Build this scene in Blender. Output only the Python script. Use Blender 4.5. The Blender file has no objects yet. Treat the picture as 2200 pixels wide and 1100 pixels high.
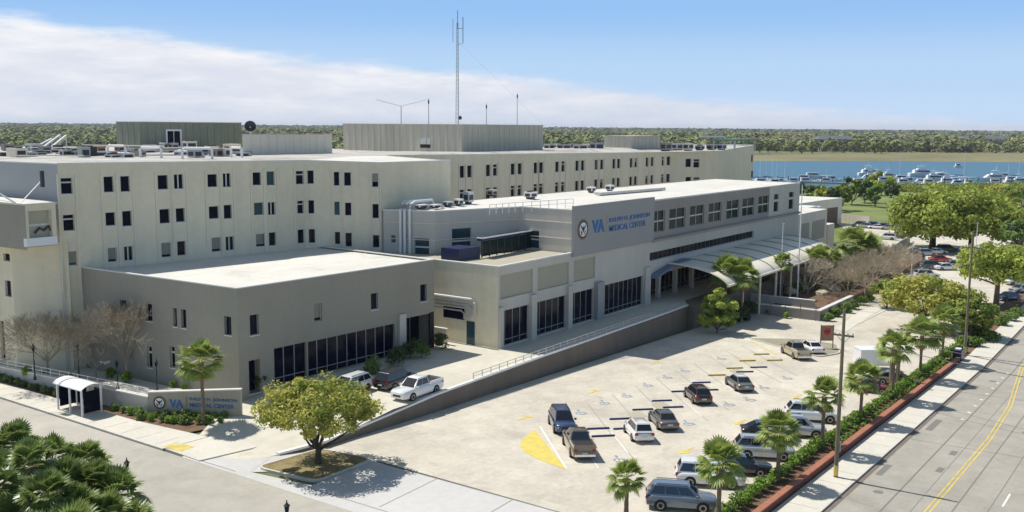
import bpy, bmesh, math, random
import numpy as np
from mathutils import Vector, Matrix
random.seed(7); rng=np.random.default_rng(7)
scn=bpy.context.scene; COL=scn.collection
# ---------------------------------------------------------------- survey: camera + ground points
F=2100.0; H=26.0; CX,CY=1100,550; ROLL=0.0080; YAW=math.radians(35.3); PITCH=math.atan((CY-272.0)/F)
def _basis():
    f=Vector((math.cos(YAW)*math.cos(PITCH), math.sin(YAW)*math.cos(PITCH), -math.sin(PITCH)))
    r=Vector((math.sin(YAW), -math.cos(YAW),0)); u=r.cross(f)
    c,s=math.cos(ROLL),math.sin(ROLL)
    return f, r*c+u*s, u*c-r*s
FW,RT,UP=_basis()
def ray(px,py): return FW+RT*((px-CX)/F)-UP*((py-CY)/F)
def G(px,py,z=0.0):
    d=ray(px,py); t=(z-H)/d.z; return (d.x*t,d.y*t)
def zg(x): return 0.0 if x<57 else (-0.029*(x-57) if x<126 else -2.0)
def GG(px,py):
    z=0.0
    for _ in range(25):
        g=G(px,py,z); z=0.5*z+0.5*zg(g[0])
    return g
def zd(x): return 0.0 if x<50 else (1.3*(x-50)/12 if x<62 else 1.3)
def ony(px,py,y):
    d=ray(px,py); t=y/d.y; return (d.x*t, H+d.z*t)
def onx(px,py,x):
    d=ray(px,py); t=x/d.x; return (d.y*t, H+d.z*t)
def hat(px,py,x,y):
    d=ray(px,py); t=math.hypot(x,y)/math.hypot(d.x,d.y); return H+d.z*t
def hit(p0,p1,px,py):      # vertical plane through p0,p1 -> distance along it, height
    d=ray(px,py); ex,ey=p1[0]-p0[0],p1[1]-p0[1]; L=math.hypot(ex,ey); ex/=L; ey/=L
    det=d.x*(-ey)+d.y*ex
    t=(p0[0]*(-ey)+p0[1]*ex)/det
    x,y=d.x*t,d.y*t
    return ((x-p0[0])*ex+(y-p0[1])*ey, H+d.z*t)
# ---------------------------------------------------------------- materials
M={}
def mat(name,col,rough=0.8,metal=0.0,spec=0.5,noise=None,streak=None,bump=None,coat=0,trans=0,seams=None,stain=None):
    """noise=(scale,amount,detail) multiplies colour by 1+-amount; streak = vertical weathering; bump=(scale,dist)"""
    m=bpy.data.materials.new(name); m.use_nodes=True; nt=m.node_tree; N=nt.nodes; L=nt.links
    b=N['Principled BSDF']; b.inputs['Roughness'].default_value=rough; b.inputs['Metallic'].default_value=metal
    b.inputs['Specular IOR Level'].default_value=spec
    if coat: b.inputs['Coat Weight'].default_value=coat
    c4=(col[0],col[1],col[2],1); b.inputs['Base Color'].default_value=c4
    last=None
    geo=N.new('ShaderNodeNewGeometry')
    def mul(prev,sock_fac,lo,hi):
        mr=N.new('ShaderNodeMapRange'); mr.inputs['From Min'].default_value=0.3; mr.inputs['From Max'].default_value=0.7
        mr.inputs['To Min'].default_value=lo; mr.inputs['To Max'].default_value=hi; L.new(sock_fac,mr.inputs['Value'])
        vm=N.new('ShaderNodeVectorMath'); vm.operation='SCALE'
        if prev is None: vm.inputs[0].default_value=col[:3]
        else: L.new(prev,vm.inputs[0])
        L.new(mr.outputs[0],vm.inputs['Scale']); return vm.outputs[0]
    if noise:
        for k,(sc,am) in enumerate(noise):
            n=N.new('ShaderNodeTexNoise'); n.inputs['Scale'].default_value=sc; n.inputs['Detail'].default_value=5; n.inputs['Roughness'].default_value=.6
            L.new(geo.outputs['Position'],n.inputs['Vector']); last=mul(last,n.outputs['Fac'],1-am,1+am)
    if streak:
        mp=N.new('ShaderNodeMapping'); mp.inputs['Scale'].default_value=(streak[0],streak[0],streak[0]*.06)
        L.new(geo.outputs['Position'],mp.inputs['Vector']); n=N.new('ShaderNodeTexNoise'); n.inputs['Scale'].default_value=1; n.inputs['Detail'].default_value=4
        L.new(mp.outputs[0],n.inputs['Vector']); last=mul(last,n.outputs['Fac'],1-streak[1],1+streak[1]*.5)
    if stain:
        for sc,thr,dk in stain:
            n=N.new('ShaderNodeTexNoise'); n.inputs['Scale'].default_value=sc; n.inputs['Detail'].default_value=7; n.inputs['Roughness'].default_value=.65; n.inputs['Distortion'].default_value=.6
            L.new(geo.outputs['Position'],n.inputs['Vector']); mr=N.new('ShaderNodeMapRange'); mr.inputs['From Min'].default_value=thr; mr.inputs['From Max'].default_value=thr+.12; mr.inputs['To Min'].default_value=1; mr.inputs['To Max'].default_value=dk
            L.new(n.outputs['Fac'],mr.inputs['Value']); vm=N.new('ShaderNodeVectorMath'); vm.operation='SCALE'
            if last is None: vm.inputs[0].default_value=col[:3]
            else: L.new(last,vm.inputs[0])
            L.new(mr.outputs[0],vm.inputs['Scale']); last=vm.outputs[0]
    if seams:
        bt_=N.new('ShaderNodeTexBrick'); bt_.offset=0 if len(seams)<5 else seams[4]; bt_.inputs['Scale'].default_value=1; bt_.inputs['Brick Width'].default_value=seams[0]; bt_.inputs['Row Height'].default_value=seams[1]; bt_.inputs['Mortar Size'].default_value=seams[2]; bt_.inputs['Mortar Smooth'].default_value=.3
        bt_.inputs['Color1'].default_value=(1,1,1,1); bt_.inputs['Color2'].default_value=(.955,.955,.955,1); bt_.inputs['Mortar'].default_value=(seams[3],)*3+(1,)
        L.new(geo.outputs['Position'],bt_.inputs['Vector']); vm=N.new('ShaderNodeVectorMath'); vm.operation='MULTIPLY'
        if last is None: vm.inputs[0].default_value=col[:3]
        else: L.new(last,vm.inputs[0])
        L.new(bt_.outputs['Color'],vm.inputs[1]); last=vm.outputs[0]
    if last is not None: L.new(last,b.inputs['Base Color'])
    if bump:
        n=N.new('ShaderNodeTexNoise'); n.inputs['Scale'].default_value=bump[0]; n.inputs['Detail'].default_value=4
        L.new(geo.outputs['Position'],n.inputs['Vector']); bp=N.new('ShaderNodeBump'); bp.inputs['Distance'].default_value=bump[1]; bp.inputs['Strength'].default_value=.6
        L.new(n.outputs['Fac'],bp.inputs['Height']); L.new(bp.outputs[0],b.inputs['Normal'])
    if trans:
        t=N.new('ShaderNodeBsdfTranslucent'); t.inputs['Color'].default_value=c4
        if last is not None: L.new(last,t.inputs['Color'])
        mx=N.new('ShaderNodeMixShader'); mx.inputs['Fac'].default_value=trans
        L.new(b.outputs[0],mx.inputs[1]); L.new(t.outputs[0],mx.inputs[2]); L.new(mx.outputs[0],N['Material Output'].inputs['Surface'])
    M[name]=m; return m
mat('cream',(.74,.67,.50),.85,noise=[(.08,.06),(1.2,.04)],streak=(.8,.06))
mat('cream_pale',(.77,.70,.575),.85,noise=[(.1,.05)],streak=(1.1,.06))
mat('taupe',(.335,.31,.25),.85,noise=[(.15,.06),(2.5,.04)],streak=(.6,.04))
mat('stucco_grey',(.57,.535,.47),.85,noise=[(.12,.05)],streak=(.8,.06))
mat('panel_grey',(.33,.325,.32),.6,noise=[(.1,.04)])
mat('band_taupe',(.32,.29,.265),.8,noise=[(.15,.06)],streak=(.8,.05))
mat('infill_tan',(.42,.39,.30),.85,noise=[(.3,.05)])
mat('penthouse',(.55,.51,.41),.7,noise=[(.1,.05)],streak=(2.2,.16))
mat('green_clad',(.235,.25,.19),.7,noise=[(.2,.1)],streak=(2,.15))
mat('roof_white',(.67,.65,.59),.8,noise=[(.12,.07),(.8,.05)],seams=(9,2.4,.035,.80),stain=[(.16,.56,.86),(.7,.62,.9)])
mat('roof_grey',(.46,.44,.40),.9,noise=[(.12,.25),(1.5,.12)],stain=[(.25,.52,.7)])
mat('coping',(.72,.71,.68),.5)
mat('concrete',(.58,.535,.445),.9,noise=[(.07,.09),(.35,.12),(2.2,.08)],stain=[(.45,.58,.86),(.9,.62,.74),(.12,.55,.90),(2.4,.66,.7)],seams=(9.2,4.6,.03,.86),bump=(6,.01))
mat('drive_concrete',(.61,.575,.475),.9,noise=[(.12,.08),(.9,.06)],stain=[(.4,.6,.86)],seams=(5,5,.03,.85))
mat('apron',(.55,.54,.52),.9,noise=[(.15,.06),(1.5,.05)])
mat('sidewalk',(.62,.59,.51),.9,noise=[(.3,.07),(3,.05)])
mat('street',(.355,.333,.285),.92,noise=[(.05,.10),(.4,.09),(3,.06)],stain=[(.3,.60,.82),(.08,.58,.86)],streak=None)
mat('cross',(.44,.415,.355),.92,noise=[(.06,.12),(.5,.09),(3,.05)],stain=[(.25,.58,.86),(.9,.66,.8)])
mat('joint',(.20,.19,.175),.95)
mat('kerb',(.60,.57,.50),.85,noise=[(1,.1)])
mat('retain',(.185,.152,.122),.9,noise=[(.4,.08)],streak=(.8,.1))
mat('asphalt_dark',(.09,.082,.075),.9,noise=[(.3,.1)])
mat('brick',(.17,.055,.04),.85,noise=[(2,.18),(9,.15)])
mat('brick_cap',(.36,.14,.085),.8,noise=[(2,.15)])
mat('mulch',(.16,.10,.06),1,noise=[(1.2,.25),(8,.3)])
mat('dry_grass',(.235,.19,.09),1,noise=[(.6,.3),(5,.3)],stain=[(.5,.55,.6)])
mat('lawn',(.17,.21,.06),1,noise=[(.08,.25),(1.5,.2)])
mat('land',(.14,.15,.07),1,noise=[(.01,.3),(.1,.25)])
mat('marsh',(.20,.18,.08),1,noise=[(.01,.2),(.06,.2)])
mat('yellow',(.62,.49,.13),.8,noise=[(1.2,.18)],stain=[(1.5,.58,.75)])
mat('yellow_faded',(.66,.54,.13),.9,noise=[(1.5,.10)])
mat('white_line',(.78,.77,.73),.8,noise=[(2,.1)])
mat('line_grey',(.34,.34,.33),.9)
mat('hc_blue',(.27,.34,.42),.8,noise=[(3,.15)])
mat('stop_blue',(.04,.045,.16),.7)
mat('stop_yellow',(.50,.36,.03),.7)
mat('glass',(.004,.006,.019),.10,spec=.10)
mat('glass_green',(.008,.026,.026),.10,spec=.09)
mat('glass_teal',(.02,.06,.08),.15)
mat('glass_car',(.012,.014,.02),.04,spec=.9)
mat('blind',(.27,.26,.22),.7,streak=(3,.1))
mat('frame',(.60,.60,.57),.5)
mat('frame_dark',(.05,.05,.055),.5)
mat('white_metal',(.80,.80,.79),.4)
mat('grey_metal',(.42,.42,.43),.45,metal=.4)
mat('dark_metal',(.035,.035,.038),.5)
mat('galv',(.55,.56,.57),.4,metal=.5)
mat('rust',(.34,.2,.13),.8,noise=[(2,.3)])
mat('blue_text',(.02,.15,.42),.4)
mat('navy',(.012,.02,.08),.4)
mat('gold',(.42,.28,.05),.5)
mat('red',(.45,.03,.03),.5)
mat('sign_tan',(.40,.37,.29),.8,noise=[(1,.05)],streak=(1.5,.05))
mat('end_shade_grey',(.44,.44,.435),.8,noise=[(.2,.05)])
mat('island_fill',(.31,.29,.21),.95,noise=[(.5,.12)])
mat('canopy',(.84,.78,.64),.5,noise=[(.3,.05)])
mat('canopy_rib',(.30,.285,.25),.5)
mat('soffit',(.16,.19,.27),.6)
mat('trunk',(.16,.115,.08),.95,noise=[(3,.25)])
mat('trunk_dark',(.075,.06,.05),.95,noise=[(3,.25)])
mat('palm_trunk',(.19,.14,.10),.95,noise=[(6,.3)])
mat('pole_wood',(.22,.19,.12),.9,noise=[(.6,.15)],streak=(6,.2))
mat('twig',(.43,.36,.26),1,noise=[(.5,.2)])
mat('twig_grey',(.42,.37,.29),1,noise=[(.5,.2)])
mat('leaf_oak',(.29,.34,.06),.75,noise=[(.35,.30),(2.2,.25)],trans=.3)
mat('leaf_bright',(.40,.47,.085),.75,noise=[(.2,.25),(1.5,.3)],trans=.3)
mat('leaf_olive',(.47,.46,.10),.75,noise=[(.5,.22),(2.5,.25)],trans=.3)
mat('leaf_mid',(.17,.26,.05),.7,noise=[(.4,.3),(2.5,.3)],trans=.25)
mat('leaf_dark',(.06,.10,.03),.6,noise=[(.4,.3),(3,.3)],trans=.2)
mat('leaf_hedge',(.19,.31,.035),.7,noise=[(.5,.25),(3,.3)],trans=.25)
mat('leaf_palm',(.31,.38,.09),.45,noise=[(.8,.3),(3,.3)],trans=.35)
mat('leaf_palm_dark',(.22,.29,.08),.38,noise=[(.5,.25),(2.5,.3)],trans=.35)
mat('frond_dead',(.30,.22,.11),.9,noise=[(2,.2)],trans=.2)
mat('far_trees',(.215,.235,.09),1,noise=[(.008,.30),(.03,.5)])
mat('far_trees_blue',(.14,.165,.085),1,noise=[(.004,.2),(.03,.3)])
mat('shore_tree',(.26,.27,.09),1,noise=[(.02,.35),(.3,.3)])
mat('tyre',(.02,.02,.02),.9)
mat('rim',(.28,.28,.29),.3,metal=.6)
mat('tail_red',(.30,.01,.012),.3)
mat('head_lamp',(.70,.72,.74),.15)
mat('plate',(.6,.62,.6),.5)
mat('chrome',(.7,.7,.7),.2,metal=.8)
mat('hull_white',(.80,.80,.80),.3)
mat('hull_blue',(.03,.06,.16),.35)
mat('dock_wood',(.36,.33,.29),.9)
mat('dark_int',(.02,.018,.02),.8)
mat('stone',(.55,.48,.34),.9,noise=[(1.2,.25)])
mat('roof_slate',(.12,.13,.15),.8)
mat('wall_bluegrey',(.22,.26,.31),.8)
mat('wall_house',(.5,.48,.44),.8)
mat('roof_green',(.12,.22,.18),.6)
for n,c in dict(car_white=(.78,.78,.77),car_silver=(.42,.43,.43),car_grey=(.12,.125,.12),car_blue=(.035,.06,.14),car_black=(.014,.014,.017),car_maroon=(.17,.012,.014),car_bronze=(.17,.14,.10),car_tan=(.42,.38,.27),car_steel=(.15,.18,.22),car_red=(.42,.03,.025),car_brown=(.075,.06,.05),car_sage=(.16,.17,.15)).items():
    mat(n,c,.22,metal=0.15 if n not in('car_white',) else 0,coat=1.0)
# water
m=mat('water',(.042,.125,.175),.35); nt=m.node_tree; b=nt.nodes['Principled BSDF']
n=nt.nodes.new('ShaderNodeTexNoise'); n.inputs['Scale'].default_value=.25; n.inputs['Detail'].default_value=6
g=nt.nodes.new('ShaderNodeNewGeometry'); nt.links.new(g.outputs['Position'],n.inputs['Vector'])
bp=nt.nodes.new('ShaderNodeBump'); bp.inputs['Distance'].default_value=.5; bp.inputs['Strength'].default_value=.8
nt.links.new(n.outputs['Fac'],bp.inputs['Height']); nt.links.new(bp.outputs[0],b.inputs['Normal'])
# ---------------------------------------------------------------- mesh builder
class MB:
    def __init__(s): s.v=[]; s.f=[]; s.m=[]; s.mats=[]; s.cur=0
    def mt(s,name):
        if name not in s.mats: s.mats.append(name)
        s.cur=s.mats.index(name); return s
    def face(s,pts):
        i=len(s.v); s.v.extend([tuple(p) for p in pts]); s.f.append(tuple(range(i,i+len(pts)))); s.m.append(s.cur)
    def add(s,vs,fs):
        i=len(s.v); s.v.extend([tuple(p) for p in vs]); s.f.extend([tuple(i+k for k in f) for f in fs]); s.m.extend([s.cur]*len(fs))
    def box(s,x0,y0,z0,x1,y1,z1):
        x0,x1=min(x0,x1),max(x0,x1); y0,y1=min(y0,y1),max(y0,y1); z0,z1=min(z0,z1),max(z0,z1)
        s.add([(x0,y0,z0),(x1,y0,z0),(x1,y1,z0),(x0,y1,z0),(x0,y0,z1),(x1,y0,z1),(x1,y1,z1),(x0,y1,z1)],
              [(0,3,2,1),(4,5,6,7),(0,1,5,4),(1,2,6,5),(2,3,7,6),(3,0,4,7)]); return s
    def bar(s,a,b,w,h=None):
        a=Vector(a); b=Vector(b); d=(b-a).normalized(); h=h or w
        ref=Vector((0,0,1)) if abs(d.z)<.95 else Vector((1,0,0)); r=d.cross(ref).normalized()*(w/2); u=r.cross(d).normalized()*(h/2)
        s.add([a-r-u,a+r-u,a+r+u,a-r+u,b-r-u,b+r-u,b+r+u,b-r+u],[(0,3,2,1),(4,5,6,7),(0,1,5,4),(1,2,6,5),(2,3,7,6),(3,0,4,7)]); return s
    def tube(s,pts,rs,n=8,cap=True):
        pts=[Vector(p) for p in pts]
        if not hasattr(rs,'__len__'): rs=[rs]*len(pts)
        base=len(s.v); vs=[]; fs=[]
        for k,p in enumerate(pts):
            d=(pts[min(k+1,len(pts)-1)]-pts[max(k-1,0)]).normalized()
            ref=Vector((0,0,1)) if abs(d.z)<.9 else Vector((1,0,0)); r=d.cross(ref).normalized(); u=d.cross(r)
            for j in range(n):
                a=2*math.pi*j/n; vs.append(p+r*(math.cos(a)*rs[k])+u*(math.sin(a)*rs[k]))
        for k in range(len(pts)-1):
            for j in range(n):
                fs.append((k*n+j,k*n+(j+1)%n,(k+1)*n+(j+1)%n,(k+1)*n+j))
        if cap: fs.append(tuple(range(n-1,-1,-1))); fs.append(tuple((len(pts)-1)*n+j for j in range(n)))
        s.add(vs,fs); return s
    def prism(s,poly,z0,z1,top=True,bot=True):
        n=len(poly); z0s=z0 if hasattr(z0,'__len__') else [z0]*n; z1s=z1 if hasattr(z1,'__len__') else [z1]*n
        vs=[(p[0],p[1],z0s[i]) for i,p in enumerate(poly)]+[(p[0],p[1],z1s[i]) for i,p in enumerate(poly)]
        fs=[(i,(i+1)%n,n+(i+1)%n,n+i) for i in range(n)]
        if top: fs.append(tuple(range(n,2*n)))
        if bot: fs.append(tuple(range(n-1,-1,-1)))
        s.add(vs,fs); return s
    def lathe(s,prof,cx=0,cy=0,n=12):
        vs=[];fs=[]
        for r,z in prof:
            for j in range(n):
                a=2*math.pi*j/n; vs.append((cx+r*math.cos(a),cy+r*math.sin(a),z))
        for k in range(len(prof)-1):
            for j in range(n): fs.append((k*n+j,k*n+(j+1)%n,(k+1)*n+(j+1)%n,(k+1)*n+j))
        s.add(vs,fs); return s
    def build(s,name,parent=None,smooth=False,off=None):
        me=bpy.data.meshes.new(name); v=s.v
        if off: v=[(a-off[0],b-off[1],c-off[2]) for a,b,c in v]
        me.from_pydata([tuple(p) for p in v],[],s.f)
        for k in s.mats: me.materials.append(M[k])
        if len(s.mats)>1: me.polygons.foreach_set('material_index',s.m)
        if smooth:
            me.polygons.foreach_set('use_smooth',[True]*len(s.f)); me.set_sharp_from_angle(angle=math.radians(smooth if smooth>1 else 35))
        me.update()
        o=bpy.data.objects.new(name,me); COL.objects.link(o)
        if parent: o.parent=parent
        return o
def quads_mesh(name,Q,mats,mi=None,parent=None):
    """Q: (n,k,3) polygon soup with numpy"""
    n,k=Q.shape[0],Q.shape[1]; me=bpy.data.meshes.new(name)
    me.vertices.add(n*k); me.vertices.foreach_set('co',Q.reshape(-1).astype(np.float32))
    me.loops.add(n*k); me.loops.foreach_set('vertex_index',np.arange(n*k,dtype=np.int32))
    me.polygons.add(n); me.polygons.foreach_set('loop_start',np.arange(0,n*k,k,dtype=np.int32)); me.polygons.foreach_set('loop_total',np.full(n,k,dtype=np.int32))
    for m_ in mats: me.materials.append(M[m_])
    if mi is not None: me.polygons.foreach_set('material_index',np.asarray(mi,dtype=np.int32))
    me.update(calc_edges=True); o=bpy.data.objects.new(name,me); COL.objects.link(o)
    if parent: o.parent=parent
    return o
def tag(o,label=None,cat=None,group=None,kind=None):
    if label: o['label']=label
    if cat: o['category']=cat
    if group: o['group']=group
    if kind: o['kind']=kind
    return o
def thing(name,label,cat,loc=(0,0,0),rz=0,group=None):
    o=bpy.data.objects.new(name,None); COL.objects.link(o); o.location=loc; o.rotation_euler=(0,0,rz); o.empty_display_size=.3
    return tag(o,label,cat,group)
KIDS={}
def kids(o): return [c for c in bpy.data.objects if c.parent is o]
def dup(root,loc,rz=0,label=None,group=None,scale=None):
    def cp(o,par):
        c=o.copy(); COL.objects.link(c)
        if par is not None: c.parent=par
        for k in TREE(o): cp(k,c)
        return c
    r=cp(root,None); r.location=loc; r.rotation_euler=(0,0,rz)
    if scale: r.scale=(scale,)*3 if not hasattr(scale,'__len__') else scale
    if label: r['label']=label
    if group: r['group']=group
    return r
_tree={}
def TREE(o):
    k=o.name
    if k not in _tree: _tree[k]=list(o.children)
    return _tree[k]
ONES=['first','second','third','fourth','fifth','sixth','seventh','eighth','ninth','tenth','eleventh','twelfth','thirteenth','fourteenth','fifteenth','sixteenth','seventeenth','eighteenth','nineteenth']
TENS={2:'twenty',3:'thirty',4:'forty',5:'fifty',6:'sixty',7:'seventy',8:'eighty'}
def ORD(i):
    if i<=19: return ONES[i-1]
    t,u=divmod(i,10)
    return TENS[t][:-1]+'ieth' if u==0 else TENS[t]+'-'+ONES[u-1]
def struct(name,mb): o=mb.build(name); o['kind']='structure'; return o
# polygon split into the bands where the ground changes slope
def clip(poly,xc,keep_less):
    out=[]; n=len(poly)
    for i in range(n):
        a,b=poly[i],poly[(i+1)%n]; ia=(a[0]<=xc) if keep_less else (a[0]>=xc); ib=(b[0]<=xc) if keep_less else (b[0]>=xc)
        if ia: out.append(a)
        if ia!=ib:
            t=(xc-a[0])/(b[0]-a[0]); out.append((xc,a[1]+t*(b[1]-a[1])))
    return out
def sheet(mb,poly,off,zf=zg,cuts=(57,126)):
    pcs=[]; rest=list(poly)
    for c in cuts:
        l=clip(rest,c,True); rest=clip(rest,c,False)
        if len(l)>2: pcs.append(l)
        if len(rest)<3: break
    if len(rest)>2: pcs.append(rest)
    for p in pcs: mb.face([(x,y,zf(x)+off) for x,y in p])
def rect(x0,y0,x1,y1): return [(x0,y0),(x1,y0),(x1,y1),(x0,y1)]
def strip(mb,a,b,w,off,zf=zg,cuts=(57,126)):
    dx,dy=b[0]-a[0],b[1]-a[1]; L=math.hypot(dx,dy); nx,ny=-dy/L*w/2,dx/L*w/2
    sheet(mb,[(a[0]-nx,a[1]-ny),(b[0]-nx,b[1]-ny),(b[0]+nx,b[1]+ny),(a[0]+nx,a[1]+ny)],off,zf,cuts)
# ---------------------------------------------------------------- facades with real openings
def facade(mb,p0,p1,z0,z1,holes,rev='reveal'):
    """wall from p0 to p1 (outside on the right hand), openings (s0,s1,za,zb,depth) get reveals"""
    z1a,z1b=(z1 if hasattr(z1,'__len__') else (z1,z1)); dx,dy=p1[0]-p0[0],p1[1]-p0[1]; L=math.hypot(dx,dy); dx/=L; dy/=L; nx,ny=dy,-dx
    zt=lambda s_:z1a+(z1b-z1a)*s_/L
    P=lambda s_,z,d=0:(p0[0]+dx*s_-nx*d,p0[1]+dy*s_-ny*d,z)
    holes=[h for h in holes if h[1]>0 and h[0]<L]
    S=sorted(set([0,L]+[min(max(h[i],0),L) for h in holes for i in (0,1)]))
    for a,b in zip(S,S[1:]):
        if b-a<1e-4: continue
        m_=(a+b)/2; hs=sorted([(h[2],h[3]) for h in holes if h[0]<m_<h[1]]); z=z0
        for h in hs:
            if h[0]>z+1e-4: mb.face([P(a,z),P(b,z),P(b,h[0]),P(a,h[0])])
            z=max(z,h[1])
        mb.face([P(a,z),P(b,z),P(b,zt(b)),P(a,zt(a))])
    for s0,s1,za,zb,d in holes:
        mb.face([P(s0,za),P(s1,za),P(s1,za,d),P(s0,za,d)]); mb.face([P(s0,zb,d),P(s1,zb,d),P(s1,zb),P(s0,zb)])
        mb.face([P(s0,za),P(s0,za,d),P(s0,zb,d),P(s0,zb)]); mb.face([P(s1,za,d),P(s1,za),P(s1,zb),P(s1,zb,d)])
    return P
def window(parent,off,p0,p1,s0,s1,za,zb,depth,kind='plain',glass='glass',nm='window'):
    dx,dy=p1[0]-p0[0],p1[1]-p0[1]; L=math.hypot(dx,dy); dx/=L; dy/=L; nx,ny=dy,-dx
    P=lambda s_,z,d=0:Vector((p0[0]+dx*s_-nx*d,p0[1]+dy*s_-ny*d,z))
    fr=MB().mt('frame_dark' if kind in('dark','curtain') else ('grey_metal' if kind=='plain' else 'frame')); t=.05; d=depth-.04
    def bx(a,b,c,e,w=.06): # s a..b, z c..e
        i=len(fr.v); vs=[P(a,c,d),P(b,c,d),P(b,e,d),P(a,e,d),P(a,c,d+w),P(b,c,d+w),P(b,e,d+w),P(a,e,d+w)]
        fr.add(vs,[(0,1,2,3),(4,7,6,5),(0,4,5,1),(1,5,6,2),(2,6,7,3),(3,7,4,0)])
    bx(s0,s0+t,za,zb); bx(s1-t,s1,za,zb); bx(s0+t,s1-t,za,za+t); bx(s0+t,s1-t,zb-t,zb)
    if kind=='transom': fr.mt('frame'); bx(s0+t,s1-t,zb-(zb-za)*.33,zb-(zb-za)*.24)
    if kind=='double': bx((s0+s1)/2-.07,(s0+s1)/2+.07,za+t,zb-t)
    if kind=='curtain':
        fr.mt('grey_metal'); n=max(2,round((s1-s0)/1.35))
        for k in range(1,n): q=s0+(s1-s0)*k/n; bx(q-.035,q+.035,za+t,zb-t)
        bx(s0+t,s1-t,za+.55,za+.62)
    if kind=='cross':
        n=max(1,round((s1-s0)/2.2)); fr.mt('frame')
        for k in range(1,n): q=s0+(s1-s0)*k/n; bx(q-.05,q+.05,za+t,zb-t)
        bx(s0+t,s1-t,(za+zb)/2-.1,(za+zb)/2+.1)
    if kind=='strip':
        n=max(2,round((s1-s0)/1.5)); fr.mt('frame_dark')
        for k in range(1,n): q=s0+(s1-s0)*k/n; bx(q-.09,q+.09,za+t,zb-t)
    fr.mt('coping'); # sill
    if kind in('plain','transom','double'):
        i=[P(s0-.05,za-.09,-.05),P(s1+.05,za-.09,-.05),P(s1+.05,za,-.05),P(s0-.05,za,-.05),P(s0-.05,za-.09,.0),P(s1+.05,za-.09,.0),P(s1+.05,za,.0),P(s0-.05,za,.0)]
        fr.add(i,[(0,1,2,3),(4,7,6,5),(0,4,5,1),(1,5,6,2),(2,6,7,3),(3,7,4,0)])
    w=fr.build(nm,parent,off=off)
    pn=MB().mt(glass); g=depth-.0; 
    zz=zb
    if kind=='blindhalf': zz=za+(zb-za)*.18
    if kind=='blindhalf2': zz=za+(zb-za)*(.35+.4*random.random())
    pn.face([P(s0,za,g),P(s1,za,g),P(s1,zz,g),P(s0,zz,g)])
    if kind in('blindhalf','blindhalf2'): pn.mt('blind'); pn.face([P(s0,zz,g),P(s1,zz,g),P(s1,zb,g),P(s0,zb,g)])
    pn.build('pane',w,off=off)
    return w
def text_mesh(txt,size,name,parent,origin,xdir,normal,matn,depth=.05,width=None,height=None,bold=0):
    cu=bpy.data.curves.new('t','FONT'); cu.body=txt; cu.size=size; cu.extrude=depth/2; cu.offset=bold; cu.fill_mode='BOTH'
    to=bpy.data.objects.new('t',cu); COL.objects.link(to); bpy.context.view_layer.update()
    me=bpy.data.meshes.new_from_object(to.evaluated_get(bpy.context.evaluated_depsgraph_get())); bpy.data.objects.remove(to); bpy.data.curves.remove(cu)
    n=len(me.vertices); co=np.empty(n*3,np.float32); me.vertices.foreach_get('co',co); co=co.reshape(-1,3)
    x0,x1=co[:,0].min(),co[:,0].max(); y0,y1=co[:,1].min(),co[:,1].max()
    sx=width/(x1-x0) if width else 1; sy=height/(y1-y0) if height else sx
    X=np.array(Vector(xdir).normalized()); Nn=np.array(Vector(normal).normalized()); O=np.array(origin)
    q=O+np.outer((co[:,0]-x0)*sx,X)+np.outer((co[:,1]-y0)*sy,[0,0,1])+np.outer(co[:,2]+depth/2,Nn)
    me.vertices.foreach_set('co',q.reshape(-1).astype(np.float32)); me.materials.clear(); me.materials.append(M[matn]); me.update()
    me.name=name; o=bpy.data.objects.new(name,me); COL.objects.link(o); o.parent=parent; return o
# ================================================================ GROUND AND PAVING
g=MB().mt('land')
BX=[-400,57,126,700,9000]; BY=[-6000,-200,300,9000]
for i in range(4):
    for j in range(3):
        g.face([(BX[i],BY[j],zg(BX[i])-.06),(BX[i+1],BY[j],zg(BX[i+1])-.06),(BX[i+1],BY[j+1],zg(BX[i+1])-.06),(BX[i],BY[j+1],zg(BX[i])-.06)])
struct('ground',g)
def gpoly(pts,z=-2.0): return [G(px,py,z) for px,py in pts]
riv=gpoly([(3300,401),(2300,402),(1900,405),(1620,399),(1100,386),(600,368),(0,330),(-900,300),(-900,288),(0,296),(600,315),(1100,333),(1400,338),(1620,346),(1900,346),(2300,350),(3300,352)])
w=MB().mt('water'); w.face([(x,y,-1.99) for x,y in riv]); struct('river',w)
ms=gpoly([(3300,352),(2300,350),(1900,346),(1620,346),(1400,338),(1100,333),(600,315),(0,296),(-900,288),(-900,284),(0,288),(600,300),(1100,322),(1620,334),(1900,328),(2300,322),(3300,322)])
w=MB().mt('marsh'); w.face([(x,y,-1.97) for x,y in ms]); struct('marsh_bank',w)
w=MB().mt('concrete'); w.face([(*G(px,py,-2),-1.96) for px,py in [(1800,481),(1990,484),(2010,562),(1885,550),(1892,508),(1830,503)]]); struct('far_car_park',w)
w=MB().mt('lawn'); w.face([(x,y,-2.0+.02) for x,y in [(225,75),(480,60),(470,150),(330,150),(225,110)]]); struct('lawn',w)
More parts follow.
